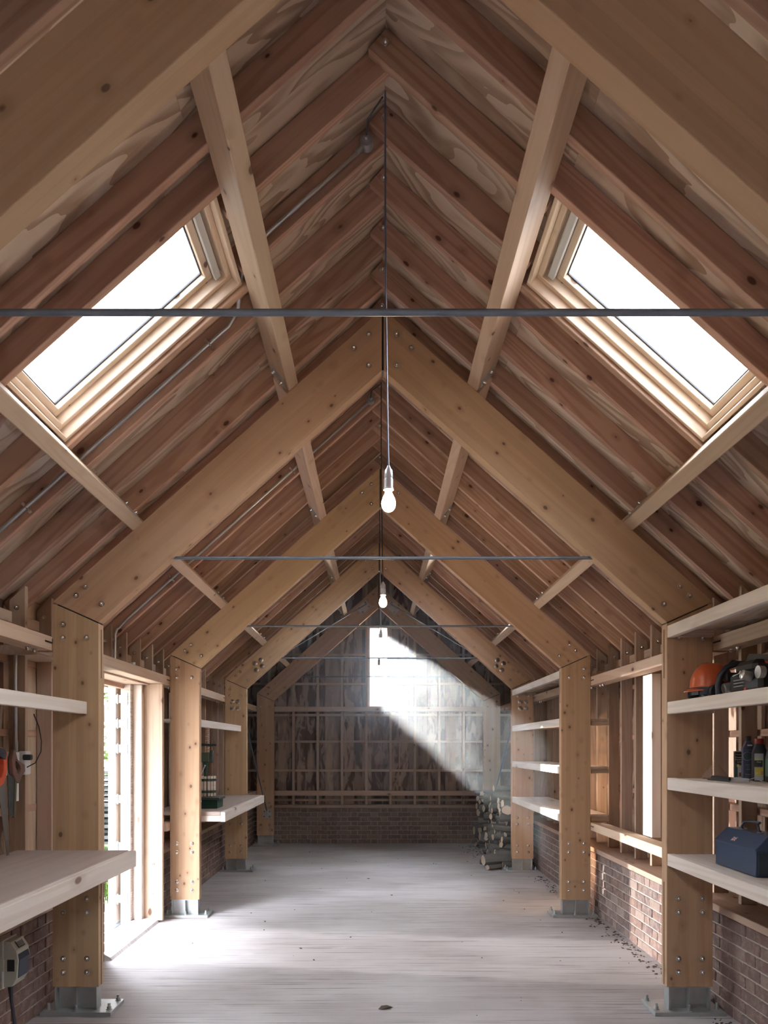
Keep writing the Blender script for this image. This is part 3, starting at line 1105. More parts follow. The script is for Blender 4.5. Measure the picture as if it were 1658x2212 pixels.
SN = {1: 'near', 3: 'far'}
SL = {2.293: 'empty top shelf of the %s right-hand bay, at the height of the rafters', 1.829: 'second shelf from the top in the %s right-hand bay%s',
      1.368: 'third shelf from the top in the %s right-hand bay%s', 0.906: 'lowest and deepest shelf of the %s right-hand bay%s'}
ON = {(1, 1.829): ', holding the hard hat and chainsaw', (1, 1.368): ', holding the bottles and funnel', (1, 0.906): ', holding the blue toolbox',
      (3, 1.829): ', caught by the sunbeam', (3, 1.368): ', caught by the sunbeam', (3, 0.906): ', caught by the sunbeam'}
for i in (1, 3):
    a = PY[i] + PT + 0.004
    b = PY[i + 1] - 0.003
    for z in (2.293, 1.829, 1.368, 0.906):
        lab = SL[z] % ((SN[i],) if z > 2.2 else (SN[i], ON[(i, z)]))
        t = empty('storage_shelf', (1.95, a, z), lab, 'shelf', 'right-hand shelves')
        slab('front_edge', (1.732, a, z), (1.775, b, z + 0.073), 'pale_pine', t)
        slab('board', (1.777, a, z + 0.046), (2.205, b, z + 0.070), 'pale_pine' if z < 2 else 'plywood', t)
        if z < 2:
            for yy in (a + 0.85, a + 1.70):
                slab('bearer', (1.777, yy, z + 0.005), (2.2, yy + 0.04, z + 0.044), 'stud_wood', t, along='x')
        slab('end_bearer', (1.777, b - 0.04, z + 0.003), (2.0, b, z + 0.044), 'stud_wood', t, along='x')
        slab('end_bearer', (2.03, a - 0.04 if i == 3 else a, z + 0.003), (2.2, a + 0.03, z + 0.044), 'warm_pine', t, along='x')

# ------------------------------------------------------------------ door opening in the left wall
dr = empty('door_1', (-2.3, (D0 + D1) / 2, 0), 'open double door of boarded leaves folded back outside the left wall', 'door', kind='structure')
slab('door_head', (-2.42, PY[2] + PT + 0.003, 2.20), (-2.143, PY[3] - 0.2, 2.262), 'warm_pine', dr)
slab('near_jamb', (-2.33, D0 - 0.055, 0.03), (-2.12, D0, 2.198), 'warm_pine', dr, along='z')
slab('jamb_board', (-2.36, 5.05, 0.62), (-2.336, D0 - 0.058, 2.6), 'warm_pine', dr, along='z')
slab('near_jamb', (-2.44, D0 - 0.055, 0.03), (-2.332, D0 - 0.005, 2.198), 'warm_pine', dr, along='z')
fj = slab('far_jamb', (-2.198, 7.20, 0.02), (-2.02, 7.25, 2.213), 'warm_pine', dr, along='z')
for z in (0.265, 0.545):
    bolt(fj, -2.11, 7.20, z)
slab('door_stop', (-2.269, 7.125, 0.02), (-2.190, 7.19, 2.198), 'pale_pine', dr, along='z')
slab('sawn_post', (-2.36, 7.06, 0.02), (-2.271, 7.13, 2.36), 'sawn_board', dr, along='z')
slab('leaf_stile', (-2.466, 7.06, 0.02), (-2.405, 7.21, 2.36), 'pale_pine', dr, along='z')
lf = slab('door_leaf', (-2.515, 7.25, 0.02), (-2.470, 8.22, 2.36), 'sawn_board', dr, along='z')
for q in range(5):
    slab('leaf_board', (-2.540, 7.255 + q * 0.193, 0.03), (-2.517, 7.255 + q * 0.193 + 0.188, 2.36), 'sawn_board', lf, along='z')
HG = MB()
for sx in (-1, 1):
    HG.poly([(sx * 0.004, -0.035), (sx * 0.028, -0.035), (sx * 0.040, -0.055), (sx * 0.085, -0.055), (sx * 0.085, 0.055), (sx * 0.040, 0.055), (sx * 0.028, 0.035), (sx * 0.004, 0.035)], 0, 0.004)
HG.tube([(0, -0.004, -0.045), (0, -0.004, 0.045)], 0.008, 8)
for sx in (-1, 1):
    for z in (-0.04, 0, 0.04):
        HG.box((sx * 0.062, -0.002, z), (0.010, 0.004, 0.010))
HG = HG.mesh('hinge', 'galvanised')
for z in (2.063, 1.84, 1.613, 1.155, 0.727, 0.248):
    put('hinge', HG, dr, Matrix.Translation((-2.383, 7.054, z)))
th = MB()
th.poly([(-2.31, 0.0), (-2.31, 0.045), (-2.11, 0.045), (-2.065, 0.022), (-2.05, 0.0)], D0 - 0.03, 7.20)
tag(th.ob('threshold_sill', 'concrete', dr), 'pale concrete door sill')

# ------------------------------------------------------------------ conduits, boxes and hanging bulbs
CLIP = MB()
CLIP.tube([(-0.02, 0, 0.0), (-0.014, -0.012, 0.0), (0, -0.017, 0.0), (0.014, -0.012, 0.0), (0.02, 0, 0)], 0.0045, 6)
CLIP.box((0.026, -0.001, 0), (0.022, 0.004, 0.016)).box((-0.026, -0.001, 0), (0.022, 0.004, 0.016))
CLIP = CLIP.mesh('clip', 'zinc')


def conduit(lab, pts, clips, grp='steel conduits for the lighting'):
    t = empty('conduit', pts[0], lab, 'conduit', grp)
    tube('pipe', pts, 0.0105, 'conduit_steel', t, 10)
    for p, d in clips:
        put('clip', CLIP, t, Matrix.Translation(Vector(p) + Vector((0, 0.010, 0))) @ Matrix.Rotation(math.atan2(d[0], d[2]), 4, 'Y'))
    return t


yr0 = YK(-3) + 0.0635 - 0.014
yr1 = YK(-2) + 0.0635 - 0.014
P = lambda u, y, v=0.045: slope(-1, u, v, y)
d_ = (P(2, 0) - P(1, 0)).normalized()
conduit('galvanised lighting conduit down the near left roof slope beside the skylight',
        [P(0.10, yr0), P(0.80, yr0), P(0.90, yr0 + 0.10), P(0.98, yr1 - 0.06), P(1.06, yr1), P(2.3, yr1), P(3.02, yr1)],
        [(P(1.20, yr1), d_), (P(2.50, yr1), d_)])
yc = YK(4) + 0.0635 - 0.014
conduit('galvanised lighting conduit in the bay with the door, bent down to the door head',
        [P(0.12, yc), P(1.5, yc), P(2.80, yc, 0.04), P(2.90, yc, 0.03), Vector((-2.19, yc - 0.02, 2.61)), Vector((-2.20, yc - 0.04, 2.56)), Vector((-2.20, yc - 0.05, 2.31))],
        [(P(0.95, yc), d_), (P(2.3, yc), d_)])
t = empty('conduit', (-2.28, YK(0) - 0.013, 1.6), 'upright conduit on the left wall stud above the white socket', 'conduit', 'steel conduits for the lighting')
tube('pipe', [(-2.283, YK(0) - 0.013, 1.60), (-2.283, YK(0) - 0.013, 2.20)], 0.0125, 'conduit_steel', t, 10)
tube('coupler', [(-2.283, YK(0) - 0.013, 1.60), (-2.283, YK(0) - 0.013, 1.665)], 0.0155, 'conduit_steel', t, 10)
t = empty('conduit', (-2.27, YK(9) - 0.013, 1.0), 'upright conduit on the left wall behind the fruit press', 'conduit', 'steel conduits for the lighting')
tube('pipe', [(-2.27, YK(9) - 0.013, 0.96), (-2.27, YK(9) - 0.013, 2.21)], 0.0105, 'conduit_steel', t, 10)
t = empty('conduit_stub', (-2.06, 6.50, 2.30), 'short conduit stub standing on the door head', 'conduit')
MB().tube([(-2.075, 6.50, 2.302), (-2.075, 6.50, 2.335)], 0.022, 12).ob('stub', 'conduit_steel', t, smooth=True)

LY = [3.43, 6.17, 8.87, 11.57]
LLAB = ['lit bare bulb hanging nearest, in front of the second frame', 'bare bulb hanging second, beyond the door bay',
        'unlit bulb hanging third, dark against the gable window', 'unlit bulb hanging farthest, small against the gable window']
BZ = [2.72, 2.79, 2.83, 2.80]
for i, yl in enumerate(LY):
    bz = BZ[i]
    t = empty('pendant_bulb', (0, yl, bz), LLAB[i], 'lamp', 'hanging light bulbs')
    top = ZR - 0.004
    xo = [0.012, 0.012, 0.012, 0.0][i]
    tube('cord', [(0.0, yl, top), (0.0, yl, top - 0.5), (0.003, yl, (top + bz) / 2), (xo, yl, bz + 0.25), (xo + 0.003, yl, bz + 0.14)], 0.0042, 'cord_black' if i else 'cord_lit', t, 6)
    M = Matrix.Translation((xo + 0.003, yl, bz))
    MB().lathe([(0, 0.150), (0.006, 0.150), (0.011, 0.138), (0.0185, 0.128), (0.0195, 0.098), (0.0185, 0.096), (0.0185, 0.092), (0.021, 0.09), (0.021, 0.052), (0.023, 0.05), (0.023, 0.043), (0.0, 0.043)], 18).ob('holder', 'holder_metal', t, M, smooth=True)
    MB().lathe([(0.012, 0.046), (0.0135, 0.038), (0.017, 0.026), (0.026, 0.008), (0.0305, -0.008), (0.0315, -0.018), (0.0285, -0.034), (0.020, -0.046), (0.010, -0.052), (0, -0.054)], 24).ob('bulb', 'bulb_lit' if i == 0 else 'bulb_lit' if i == 1 else 'bulb_off', t, M, smooth=True)
    # junction box on the rafter behind and its loop of cord
    if i < 2:
        yb = (yr0 if i == 0 else yc)
        bp = P(0.075, yb - 0.01)
        b = empty('junction_box', bp, ['round grey junction box at the head of the near conduit', 'round grey junction box at the head of the conduit in the door bay'][i], 'junction box', 'junction boxes under the ridge')
        Mb = Matrix.Translation(bp) @ Matrix.Rotation(R(90), 4, 'X')
        MB().lathe([(0, -0.02), (0.033, -0.02), (0.033, 0.018), (0.030, 0.022), (0.020, 0.024), (0.020, 0.030), (0.012, 0.034), (0.011, 0.05), (0, 0.05)], 20).ob('body', 'box_grey', b, Mb, smooth=True)
        tube('spout', [P(0.075, yb - 0.01), P(0.14, yb - 0.006)], 0.014, 'box_grey', b, 10)
        tube('cord_loop', [bp + Vector((0, -0.05, 0.0)), bp + Vector((0.01, -0.12, 0.02)), (-0.012, yl + 0.02, top - 0.012)], 0.0042, 'cord_black', b, 6)

# ------------------------------------------------------------------ things on the right-hand shelves
def T(x, y, z, rz=0.0):
    return Matrix.Translation((x, y, z)) @ Matrix.Rotation(rz, 4, 'Z')


# hard hat with ear defenders and visor; its peak points to -x
hh = empty('hard_hat', (1.93, 4.56, 1.90), 'orange forestry hard hat with ear defenders, on the second shelf beside the chainsaw', 'helmet')
Mh = T(1.93, 4.56, 1.985, R(8))
mb = MB()
nv, nu = 9, 28
rings = []
for j in range(nv + 1):
    ph = j / nv * math.pi / 2
    ring = []
    for k in range(nu):
        th_ = 6.28318 * k / nu
        a_, b_ = 0.125, 0.108
        rr = math.cos(ph) ** 0.8
        rib = 0.005 * max(0, 1 - abs(math.sin(th_)) / 0.16) * math.sin(min(ph * 1.2, 1.5)) if j < nv else 0
        rib += 0.004 * max(0, 1 - abs(abs(math.sin(th_)) - 0.6) / 0.10) * (0.2 < ph < 1.2)
        z = 0.135 * math.sin(ph) + rib
        ring.append(mb.bm.verts.new(Vector((a_ * rr * math.cos(th_), b_ * rr * math.sin(th_), z))))
    rings.append(ring)
low = []
for fac, dz in ((1.02, -0.012), (1.10, -0.020), (1.10, -0.026)):
    ring = []
    for k in range(nu):
        th_ = 6.28318 * k / nu
        peak = 1 + 0.22 * max(0, -math.cos(th_)) ** 3 * (fac > 1.05)
        ring.append(mb.bm.verts.new(Vector((0.125 * fac * peak * math.cos(th_), 0.108 * fac * math.sin(th_), dz - 0.012 * max(0, -math.cos(th_)) ** 2 * (fac > 1.05)))))
    low.append(ring)
allr = low[::-1] + rings
for A, B in zip(allr, allr[1:]):
    for k in range(nu):
        mb.bm.faces.new((A[k], A[(k + 1) % nu], B[(k + 1) % nu], B[k]))
mb.ob('shell', 'orange_shell', hh, Mh, smooth=True)
for sy in (-1, 1):
    MB().lathe([(0, 0), (0.030, 0.002), (0.042, 0.014), (0.044, 0.034), (0.036, 0.044), (0, 0.046)], 18).ob('ear_cup', 'black_plastic', hh,
        Mh @ Matrix.Translation((-0.045, sy * 0.080, -0.042)) @ Matrix.Rotation(R(-90 * sy), 4, 'X'), smooth=True)
    tube('cup_arm', [Mh @ Vector((0.0, sy * 0.113, 0.02)), Mh @ Vector((-0.02, sy * 0.122, -0.01)), Mh @ Vector((-0.045, sy * 0.12, -0.04))], 0.006, 'black_plastic', hh)
mb = MB()
for j in range(10):
    for k in range(2):
        pass
vis = [[Vector((-0.03 - 0.10 * math.cos(R(-75 + 15 * k)), 0.118 * math.sin(R(-75 + 15 * k)), z)) for k in range(11)] for z in (-0.015, -0.055)]
for k in range(10):
    mb.quad(vis[0][k], vis[0][k + 1], vis[1][k + 1], vis[1][k])
vo_ = mb.ob('visor', 'navy_grip', hh, Mh)
vo_.modifiers.new('thick', 'SOLIDIFY').thickness = 0.004
tube('visor_bar', [Mh @ (p + Vector((0, 0, -0.002))) for p in vis[0]], 0.006, 'navy_grip', hh)
MB().box((0, 0, 0), (0.10, 0.035, 0.05), bev=0.008).ob('clip_mount', 'navy_grip', hh, Mh @ Matrix.Translation((0.06, -0.112, 0.045)))
MB().lathe([(0.06, -0.075), (0.07, -0.07), (0.074, -0.03), (0.072, -0.02)], 16).ob('head_band', 'black_plastic', hh, Mh, smooth=True)

# chainsaw, engine towards the hard hat
cs = empty('chainsaw', (1.96, 4.14, 1.90), 'black chainsaw with a curved front handle and silver muffler, beside the hard hat', 'chainsaw')
MB().box((1.955, 4.20, 1.965), (0.17, 0.34, 0.115), bev=0.02).box((1.955, 4.23, 2.045), (0.14, 0.22, 0.07), bev=0.022).ob('engine_housing', 'black_plastic', cs)
tube('front_handle', [(1.845, 4.44, 1.912), (1.842, 4.44, 1.97), (1.852, 4.435, 2.02), (1.885, 4.43, 2.065), (1.935, 4.42, 2.085), (2.0, 4.41, 2.085), (2.05, 4.40, 2.06), (2.07, 4.40, 1.98)], 0.016, 'navy_grip', cs, 12)
tube('hand_guard', [(1.87, 4.50, 1.955), (1.89, 4.48, 2.05), (1.94, 4.475, 2.10), (2.02, 4.47, 2.09)], [0.010, 0.014, 0.014, 0.010], 'black_plastic', cs, 8)
mb = MB()
mb.poly([(4.34, 2.085), (4.30, 2.125), (3.98, 2.085), (3.86, 2.055), (3.88, 2.03), (4.05, 2.05), (4.28, 2.085)], -0.02, 0.02, T(1.965, 0, 0) @ Matrix.Rotation(R(90), 4, 'Z'))
mb.ob('top_handle', 'black_plastic', cs)
mb = MB()
mb.poly([(4.30, 2.083), (4.27, 2.088), (3.95, 2.045), (3.96, 2.032)], -0.021, 0.021, T(1.965, 0, 0) @ Matrix.Rotation(R(90), 4, 'Z'))
mb.ob('throttle_lock', 'orange_trim', cs)
MB().lathe([(0, 0), (0.03, 0), (0.032, 0.01), (0.032, 0.055), (0.028, 0.06), (0, 0.06)], 18).ob('muffler', 'silver_metal', cs, Matrix.Translation((1.865, 4.42, 1.945)) @ Matrix.Rotation(R(80), 4, 'Y'), smooth=True)
for k in range(3):
    slab('cooling_fin', (1.862, 4.20 - k * 0.012, 1.945 + k * 0.016), (1.872, 4.30, 1.951 + k * 0.016), 'box_grey', cs, bev=0.001)
MB().lathe([(0, 0), (0.022, 0), (0.024, 0.006), (0.024, 0.05), (0.018, 0.055), (0, 0.055)], 16).ob('filler_cap', 'silver_metal', cs, Matrix.Translation((1.868, 4.11, 1.985)) @ Matrix.Rotation(R(-75), 4, 'Y'), smooth=True)
mb = MB().poly([(0, 0), (0.05, 0.008), (0.085, 0.05), (0.13, 0.05), (0.15, 0.012), (0.13, 0.0), (0.10, 0.026), (0.06, -0.012), (0.02, -0.015)], 0, 0.004)
mb.ob('badge', 'white_plastic', cs, Matrix.Translation((1.872, 4.335, 2.01)) @ Matrix.Rotation(R(-78), 4, 'Z'))
MB().lathe([(0, 0), (0.011, 0), (0.011, 0.006), (0, 0.007)], 12).ob('choke_knob', 'red_print', cs, Matrix.Translation((1.868, 4.17, 1.925)) @ Matrix.Rotation(R(-90), 4, 'Y'))
tube('rear_handle', [(1.93, 4.02, 2.05), (1.92, 3.94, 2.035), (1.915, 3.86, 1.99), (1.915, 3.80, 1.94)], [0.02, 0.018, 0.018, 0.02], 'navy_grip', cs, 10)
MB().lathe([(0, 0), (0.03, 0.0), (0.032, 0.03), (0, 0.034)], 16).ob('starter_disc', 'silver_metal', cs, Matrix.Translation((1.875, 4.00, 2.0)) @ Matrix.Rotation(R(-90), 4, 'Y'), smooth=True)

W_shift = Matrix.Translation((0, -0.16, 0))
for ch in cs.children:
    ch.matrix_basis = W_shift @ ch.matrix_basis

# bottles on the third shelf
ZS = 1.441
tn = empty('oil_tin', (2.11, 4.60, ZS), 'small flat black tin of wood oil, leftmost of the containers on the third shelf', 'tin')
Mt = T(2.11, 4.60, ZS, R(-12))
MB().box((0, 0, 0.079), (0.058, 0.038, 0.158), bev=0.004).ob('body', 'black_label', tn, Mt)
MB().box((0, 0, 0.160), (0.061, 0.041, 0.006), bev=0.002).box((0, 0, 0.003), (0.061, 0.041, 0.006), bev=0.002).ob('rim', 'silver_metal', tn, Mt)
MB().lathe([(0, 0.162), (0.010, 0.162), (0.010, 0.178), (0.006, 0.18), (0, 0.18)], 12).ob('cap', 'silver_metal', tn, Mt @ Matrix.Translation((0.012, 0, 0)), smooth=True)
FN = Mt @ Matrix.Translation((0, -0.0192, 0)) @ Matrix.Rotation(R(90), 4, 'X')


def patch(name, mat, parent, M, x, z, wx, wz, off=0.0006):
    return MB().box((x, z, off / 2), (wx, wz, off), M).ob(name, mat, parent)


patch('label_band', 'green_print', tn, FN, 0, 0.048, 0.054, 0.085)
patch('label_picture', 'grey_print', tn, FN, -0.004, 0.045, 0.020, 0.070, 0.0010)
patch('label_picture', 'yellow_print', tn, FN, -0.012, 0.077, 0.013, 0.016, 0.0014)
patch('label_picture', 'saw_handle', tn, FN, -0.001, 0.025, 0.012, 0.022, 0.0014)
patch('label_picture', 'white_print', tn, FN, 0.020, 0.042, 0.013, 0.064, 0.0012)
patch('label_picture', 'white_print', tn, FN, 0.0, 0.008, 0.050, 0.005, 0.0012)
Tm = lambda x, z: FN @ Matrix.Translation((x, z, 0.001))
text('lettering', 'Rustins', 0.011, 'yellow_print', tn, Tm(-0.006, 0.143))
text('lettering', 'Outdoor', 0.012, 'white_print', tn, Tm(-0.004, 0.126))
text('lettering', 'Danish Oil', 0.0115, 'white_print', tn, Tm(-0.002, 0.113))
text('lettering', 'for exterior', 0.006, 'white_print', tn, Tm(-0.004, 0.102))
text('lettering', 'hardwoods', 0.006, 'white_print', tn, Tm(-0.004, 0.096))

bt = empty('spirit_bottle', (2.075, 4.42, ZS), 'tall navy bottle with black cap and ringed emblem, right of the small tin', 'bottle')
Mb = T(2.075, 4.42, ZS, R(-14))
mb = MB().poly([(-0.030, 0), (0.030, 0), (0.030, 0.190), (0.012, 0.222), (-0.012, 0.222), (-0.030, 0.178)], -0.024, 0.024)
bmesh.ops.recalc_face_normals(mb.bm, faces=mb.bm.faces)
bmesh.ops.bevel(mb.bm, geom=list(mb.bm.edges), offset=0.004, segments=2, affect='EDGES', profile=0.5)
mb.ob('body', 'navy_paper', bt, Mb, smooth=True)
MB().lathe([(0, 0.221), (0.0165, 0.221), (0.0165, 0.247), (0.015, 0.249), (0, 0.249)], 18).ob('cap', 'black_plastic', bt, Mb, smooth=True)
MB().lathe([(0.022, 0.198), (0.0155, 0.221), (0.0, 0.221)], 16).ob('neck', 'saw_handle', bt, Mb, smooth=True)
FN = Mb @ Matrix.Translation((0, -0.0242, 0)) @ Matrix.Rotation(R(90), 4, 'X')
mb = MB()
mb.tube([(0.024 * math.cos(6.28318 * k / 24) - 0.008, 0.024 * math.sin(6.28318 * k / 24) + 0.135, 0.0005) for k in range(25)], 0.0007, 4)
mb.ob('emblem_ring', 'grey_print', bt, FN)
MB().lathe([(0, 0.0006), (0.014, 0.0006)], 16).ob('emblem', 'green_print', bt, FN @ Matrix.Translation((-0.008, 0.135, 0.0004)))
patch('label_picture', 'white_plastic', bt, FN, 0.004, 0.197, 0.026, 0.008, 0.001)
Tm = lambda x, z: FN @ Matrix.Translation((x, z, 0.0008))
text('lettering', 'Mulberry', 0.0105, 'gold_print', bt, Tm(0, 0.032))
for zz, body in ((0.086, 'Damson'), (0.074, 'Gin'), (0.061, 'Mulled')):
    text('lettering', body, 0.007, 'gold_print', bt, Tm(-0.004, zz))
for zz in (0.170, 0.018):
    patch('rule', 'grey_print', bt, FN, 0, zz, 0.046, 0.0008)

rb_ = empty('oil_bottle', (2.07, 4.28, ZS), 'black bottle with a red cap and yellow and grey label, right of the navy bottle', 'bottle')
Mr = T(2.07, 4.28, ZS, R(-14))
mb = MB().poly([(-0.036, 0), (0.036, 0), (0.036, 0.155), (0.020, 0.205), (-0.020, 0.205), (-0.036, 0.155)], -0.028, 0.028)
bmesh.ops.recalc_face_normals(mb.bm, faces=mb.bm.faces)
bmesh.ops.bevel(mb.bm, geom=list(mb.bm.edges), offset=0.005, segments=2, affect='EDGES', profile=0.5)
mb.ob('body', 'black_plastic', rb_, Mr, smooth=True)
MB().lathe([(0, 0.204), (0.024, 0.204), (0.024, 0.232), (0.022, 0.234), (0, 0.234)], 18).ob('cap', 'red_cap', rb_, Mr, smooth=True)
FN = Mr @ Matrix.Translation((0, -0.0282, 0)) @ Matrix.Rotation(R(90), 4, 'X')
patch('label', 'grey_print', rb_, FN, -0.008, 0.078, 0.046, 0.148)
patch('label_picture', 'yellow_print', rb_, FN, -0.006, 0.052, 0.042, 0.042, 0.001)
patch('label_picture', 'black_label', rb_, FN, -0.010, 0.096, 0.042, 0.036, 0.001)
patch('label_picture', 'red_print', rb_, FN, 0.008, 0.045, 0.010, 0.014, 0.0014)
patch('label_picture', 'white_print', rb_, FN, 0.008, 0.045, 0.007, 0.003, 0.0018)
patch('label_picture', 'white_print', rb_, FN, 0.008, 0.045, 0.003, 0.008, 0.0018)
Tm = lambda x, z: FN @ Matrix.Translation((x, z, 0.0014))
text('lettering', 'Raptor', 0.0155, 'yellow_print', rb_, Tm(-0.008, 0.122))
text('lettering', 'Chain', 0.010, 'white_print', rb_, Tm(-0.008, 0.105))
text('lettering', 'Oil', 0.012, 'white_print', rb_, Tm(-0.020, 0.043))

gb = empty('green_label_bottle', (2.085, 4.165, ZS), 'dark bottle with a green and gold label, rightmost at the edge of the picture', 'bottle')
Mg = T(2.085, 4.165, ZS, R(-10))
MB().lathe([(0, 0), (0.034, 0), (0.037, 0.006), (0.037, 0.130), (0.030, 0.165), (0.016, 0.195), (0.014, 0.225), (0, 0.226)], 24).ob('body', 'black_plastic', gb, Mg, smooth=True)
MB().lathe([(0.0376, 0.030), (0.0378, 0.032), (0.0378, 0.122), (0.0376, 0.124)], 24).ob('label', 'green_print', gb, Mg, smooth=True)
FN = Mg @ Matrix.Translation((0, -0.0380, 0)) @ Matrix.Rotation(R(90), 4, 'X')
patch('label_picture', 'gold_print', gb, FN, 0, 0.105, 0.020, 0.008, 0.001)
patch('label_picture', 'gold_print', gb, FN, 0, 0.072, 0.034, 0.003, 0.001)
patch('label_picture', 'gold_print', gb, FN, 0, 0.060, 0.008, 0.008, 0.001)

fn = empty('funnel', (1.945, 4.55, ZS), 'clear amber plastic funnel standing upside down on the third shelf', 'funnel')
fb = MB().lathe([(0.070, 0.0), (0.072, 0.004), (0.070, 0.022), (0.012, 0.092), (0.0085, 0.165)], 28).ob('cone', 'amber_plastic', fn, T(1.945, 4.55, ZS), smooth=True)
tube('rim', [(1.945 + 0.071 * math.cos(6.28318 * k / 28), 4.55 + 0.071 * math.sin(6.28318 * k / 28), ZS + 0.003) for k in range(29)], 0.0022, 'amber_plastic', fn, 6)

# pruning saw and a wire tool lying in front of the bottles
kn = empty('folding_saw', (1.87, 4.3, ZS), 'folding pruning saw with a black handle lying in front of the bottles', 'saw')
tube('handle', [(1.90, 4.48, ZS + 0.013), (1.882, 4.36, ZS + 0.016), (1.885, 4.22, ZS + 0.012)], [0.010, 0.0125, 0.011], 'black_plastic', kn, 10)
MB().box((0, 0, 0), (0.003, 0.20, 0.020)).ob('blade', 'silver_metal', kn, T(1.89, 4.13, ZS + 0.014, R(2)))
pn = empty('feeler_wire', (1.83, 4.2, ZS), 'thin steel rod with a hooked wire end lying at the shelf front', 'tool')
tube('rod', [(1.83, 4.38, ZS + 0.005), (1.835, 4.12, ZS + 0.005)], 0.004, 'dark_steel', pn, 6)
tube('wire', [(1.835, 4.12, ZS + 0.006), (1.86, 4.03, ZS + 0.008), (1.90, 3.98, ZS + 0.03), (1.93, 3.93, ZS + 0.004)], 0.0018, 'silver_metal', pn, 6)

# toolbox on the lowest shelf
tb = empty('toolbox', (1.96, 4.1, 0.979), 'blue steel toolbox with a sloping lid and bail handle on the lowest near shelf', 'toolbox')
Mx = T(0, 0, 0)
mb = MB().poly([(1.85, 0.979), (1.85, 1.112), (2.075, 1.112), (2.075, 0.979)], 3.87, 4.33)
bmesh.ops.recalc_face_normals(mb.bm, faces=mb.bm.faces)
bmesh.ops.bevel(mb.bm, geom=list(mb.bm.edges), offset=0.004, segments=2, affect='EDGES', profile=0.5)
mb.ob('body', 'toolbox_blue', tb)
mb = MB().poly([(1.846, 1.108), (1.846, 1.116), (1.915, 1.184), (2.01, 1.184), (2.079, 1.116), (2.079, 1.108)], 3.868, 4.332)
bmesh.ops.recalc_face_normals(mb.bm, faces=mb.bm.faces)
bmesh.ops.bevel(mb.bm, geom=list(mb.bm.edges), offset=0.003, segments=2, affect='EDGES', profile=0.5)
mb.ob('lid', 'toolbox_blue', tb)
MB().box((1.9625, 3.866, 1.045), (0.20, 0.004, 0.11), bev=0.0015).ob('end_panel', 'toolbox_dark', tb)
hd = tube('bail_handle', [(1.935, 4.18, 1.186), (1.925, 4.18, 1.20), (1.93, 4.16, 1.228), (1.95, 4.14, 1.234), (1.955, 4.04, 1.234), (1.935, 4.02, 1.228), (1.93, 4.00, 1.20), (1.94, 4.00, 1.186)], 0.0065, 'toolbox_blue', tb, 10)
for yy in (4.18, 4.00):
    MB().box((0.0, 0.0, 0.0), (0.03, 0.022, 0.006), bev=0.002).ob('handle_lug', 'silver_metal', tb, T(1.938, yy, 1.187))
Mf = frame_x((1.868, 4.14, 1.1385), (0, -1, 0), (-0.70, 0, 0.72))
fl_ = MB().box((0, 0, 0), (0.045, 0.026, 0.001)).ob('flag_sticker', 'navy_paper', tb, Mf)
for c_, d_2, mt in (((0, 0, 0.0006), (0.045, 0.008, 0.001), 'white_print'), ((0, 0, 0.0006), (0.010, 0.026, 0.001), 'white_print'),
                    ((0, 0, 0.0011), (0.045, 0.004, 0.001), 'red_print'), ((0, 0, 0.0011), (0.005, 0.026, 0.001), 'red_print')):
    MB().box(c_, d_2).ob('flag_band', mt, fl_, Mf)
for sg in (-1, 1):
    MB().box((0, 0, 0.0003), (0.050, 0.004, 0.0008), Matrix.Rotation(sg * R(30), 4, 'Z')).ob('flag_band', 'white_print', fl_, Mf)

# ------------------------------------------------------------------ fruit press on the far workbench
fp = empty('fruit_press', (-1.80, 8.05, 1.0), 'dark green fruit press with a slatted beech basket on the far workbench', 'fruit press')
bx, by = -1.805, 8.05
mb = MB().box((bx, by, 1.045), (0.30, 0.30, 0.088), bev=0.004)
mb.ob('base_tray', 'dark_green', fp)
MB().box((bx, by, 1.10), (0.34, 0.34, 0.028), bev=0.004).ob('tray_rim', 'grey_green', fp)
tube('drain_spout', [(bx - 0.02, by - 0.15, 1.075), (bx - 0.02, by - 0.21, 1.065)], 0.013, 'silver_metal', fp)
for k in range(18):
    a_ = 6.28318 * k / 18
    M = Matrix.Translation((bx + 0.098 * math.cos(a_), by + 0.098 * math.sin(a_), 1.118)) @ Matrix.Rotation(a_, 4, 'Z')
    MB().box((0, 0, 0.105), (0.012, 0.024, 0.205), bev=0.002).ob('basket_slat', 'pale_pine', fp, M)
for z in (1.155, 1.275):
    hp = MB().lathe([(0.105, z), (0.109, z), (0.109, z + 0.026), (0.105, z + 0.026), (0.105, z)], 36).ob('hoop', 'dark_green', fp, T(bx, by, 0), smooth=True)
    for k in range(18):
        a_ = 6.28318 * k / 18
        MB().box((0, 0, 0), (0.006, 0.006, 0.006)).ob('rivet', 'zinc', hp, Matrix.Translation((bx + 0.110 * math.cos(a_), by + 0.110 * math.sin(a_), z + 0.013)))
MB().lathe([(0, 1.10), (0.016, 1.10), (0.016, 1.36), (0.030, 1.44), (0.030, 1.47), (0.0, 1.47)], 16).ob('press_column', 'dark_green', fp, T(bx, by, 0), smooth=True)
MB().box((bx - 0.02, by, 1.52), (0.13, 0.09, 0.10), bev=0.008).ob('gear_block', 'olive_metal', fp)
MB().box((bx + 0.065, by - 0.02, 1.53), (0.035, 0.035, 0.13), bev=0.006).ob('ratchet', 'grey_green', fp)
mb = MB()
z = 1.57
pr = []
while z < 1.815:
    pr += [(0.014, z), (0.021, z + 0.008), (0.021, z + 0.013), (0.014, z + 0.021)]
    z += 0.021
mb.lathe([(0, 1.55)] + [(0.014, 1.55)] + pr + [(0, z)], 18).ob('screw_thread', 'copper_thread', fp, T(bx + 0.02, by, 0), smooth=True)
tube('cross_bar', [(bx - 0.16, by - 0.02, 1.655), (bx + 0.12, by - 0.05, 1.648)], 0.011, 'dark_green', fp)
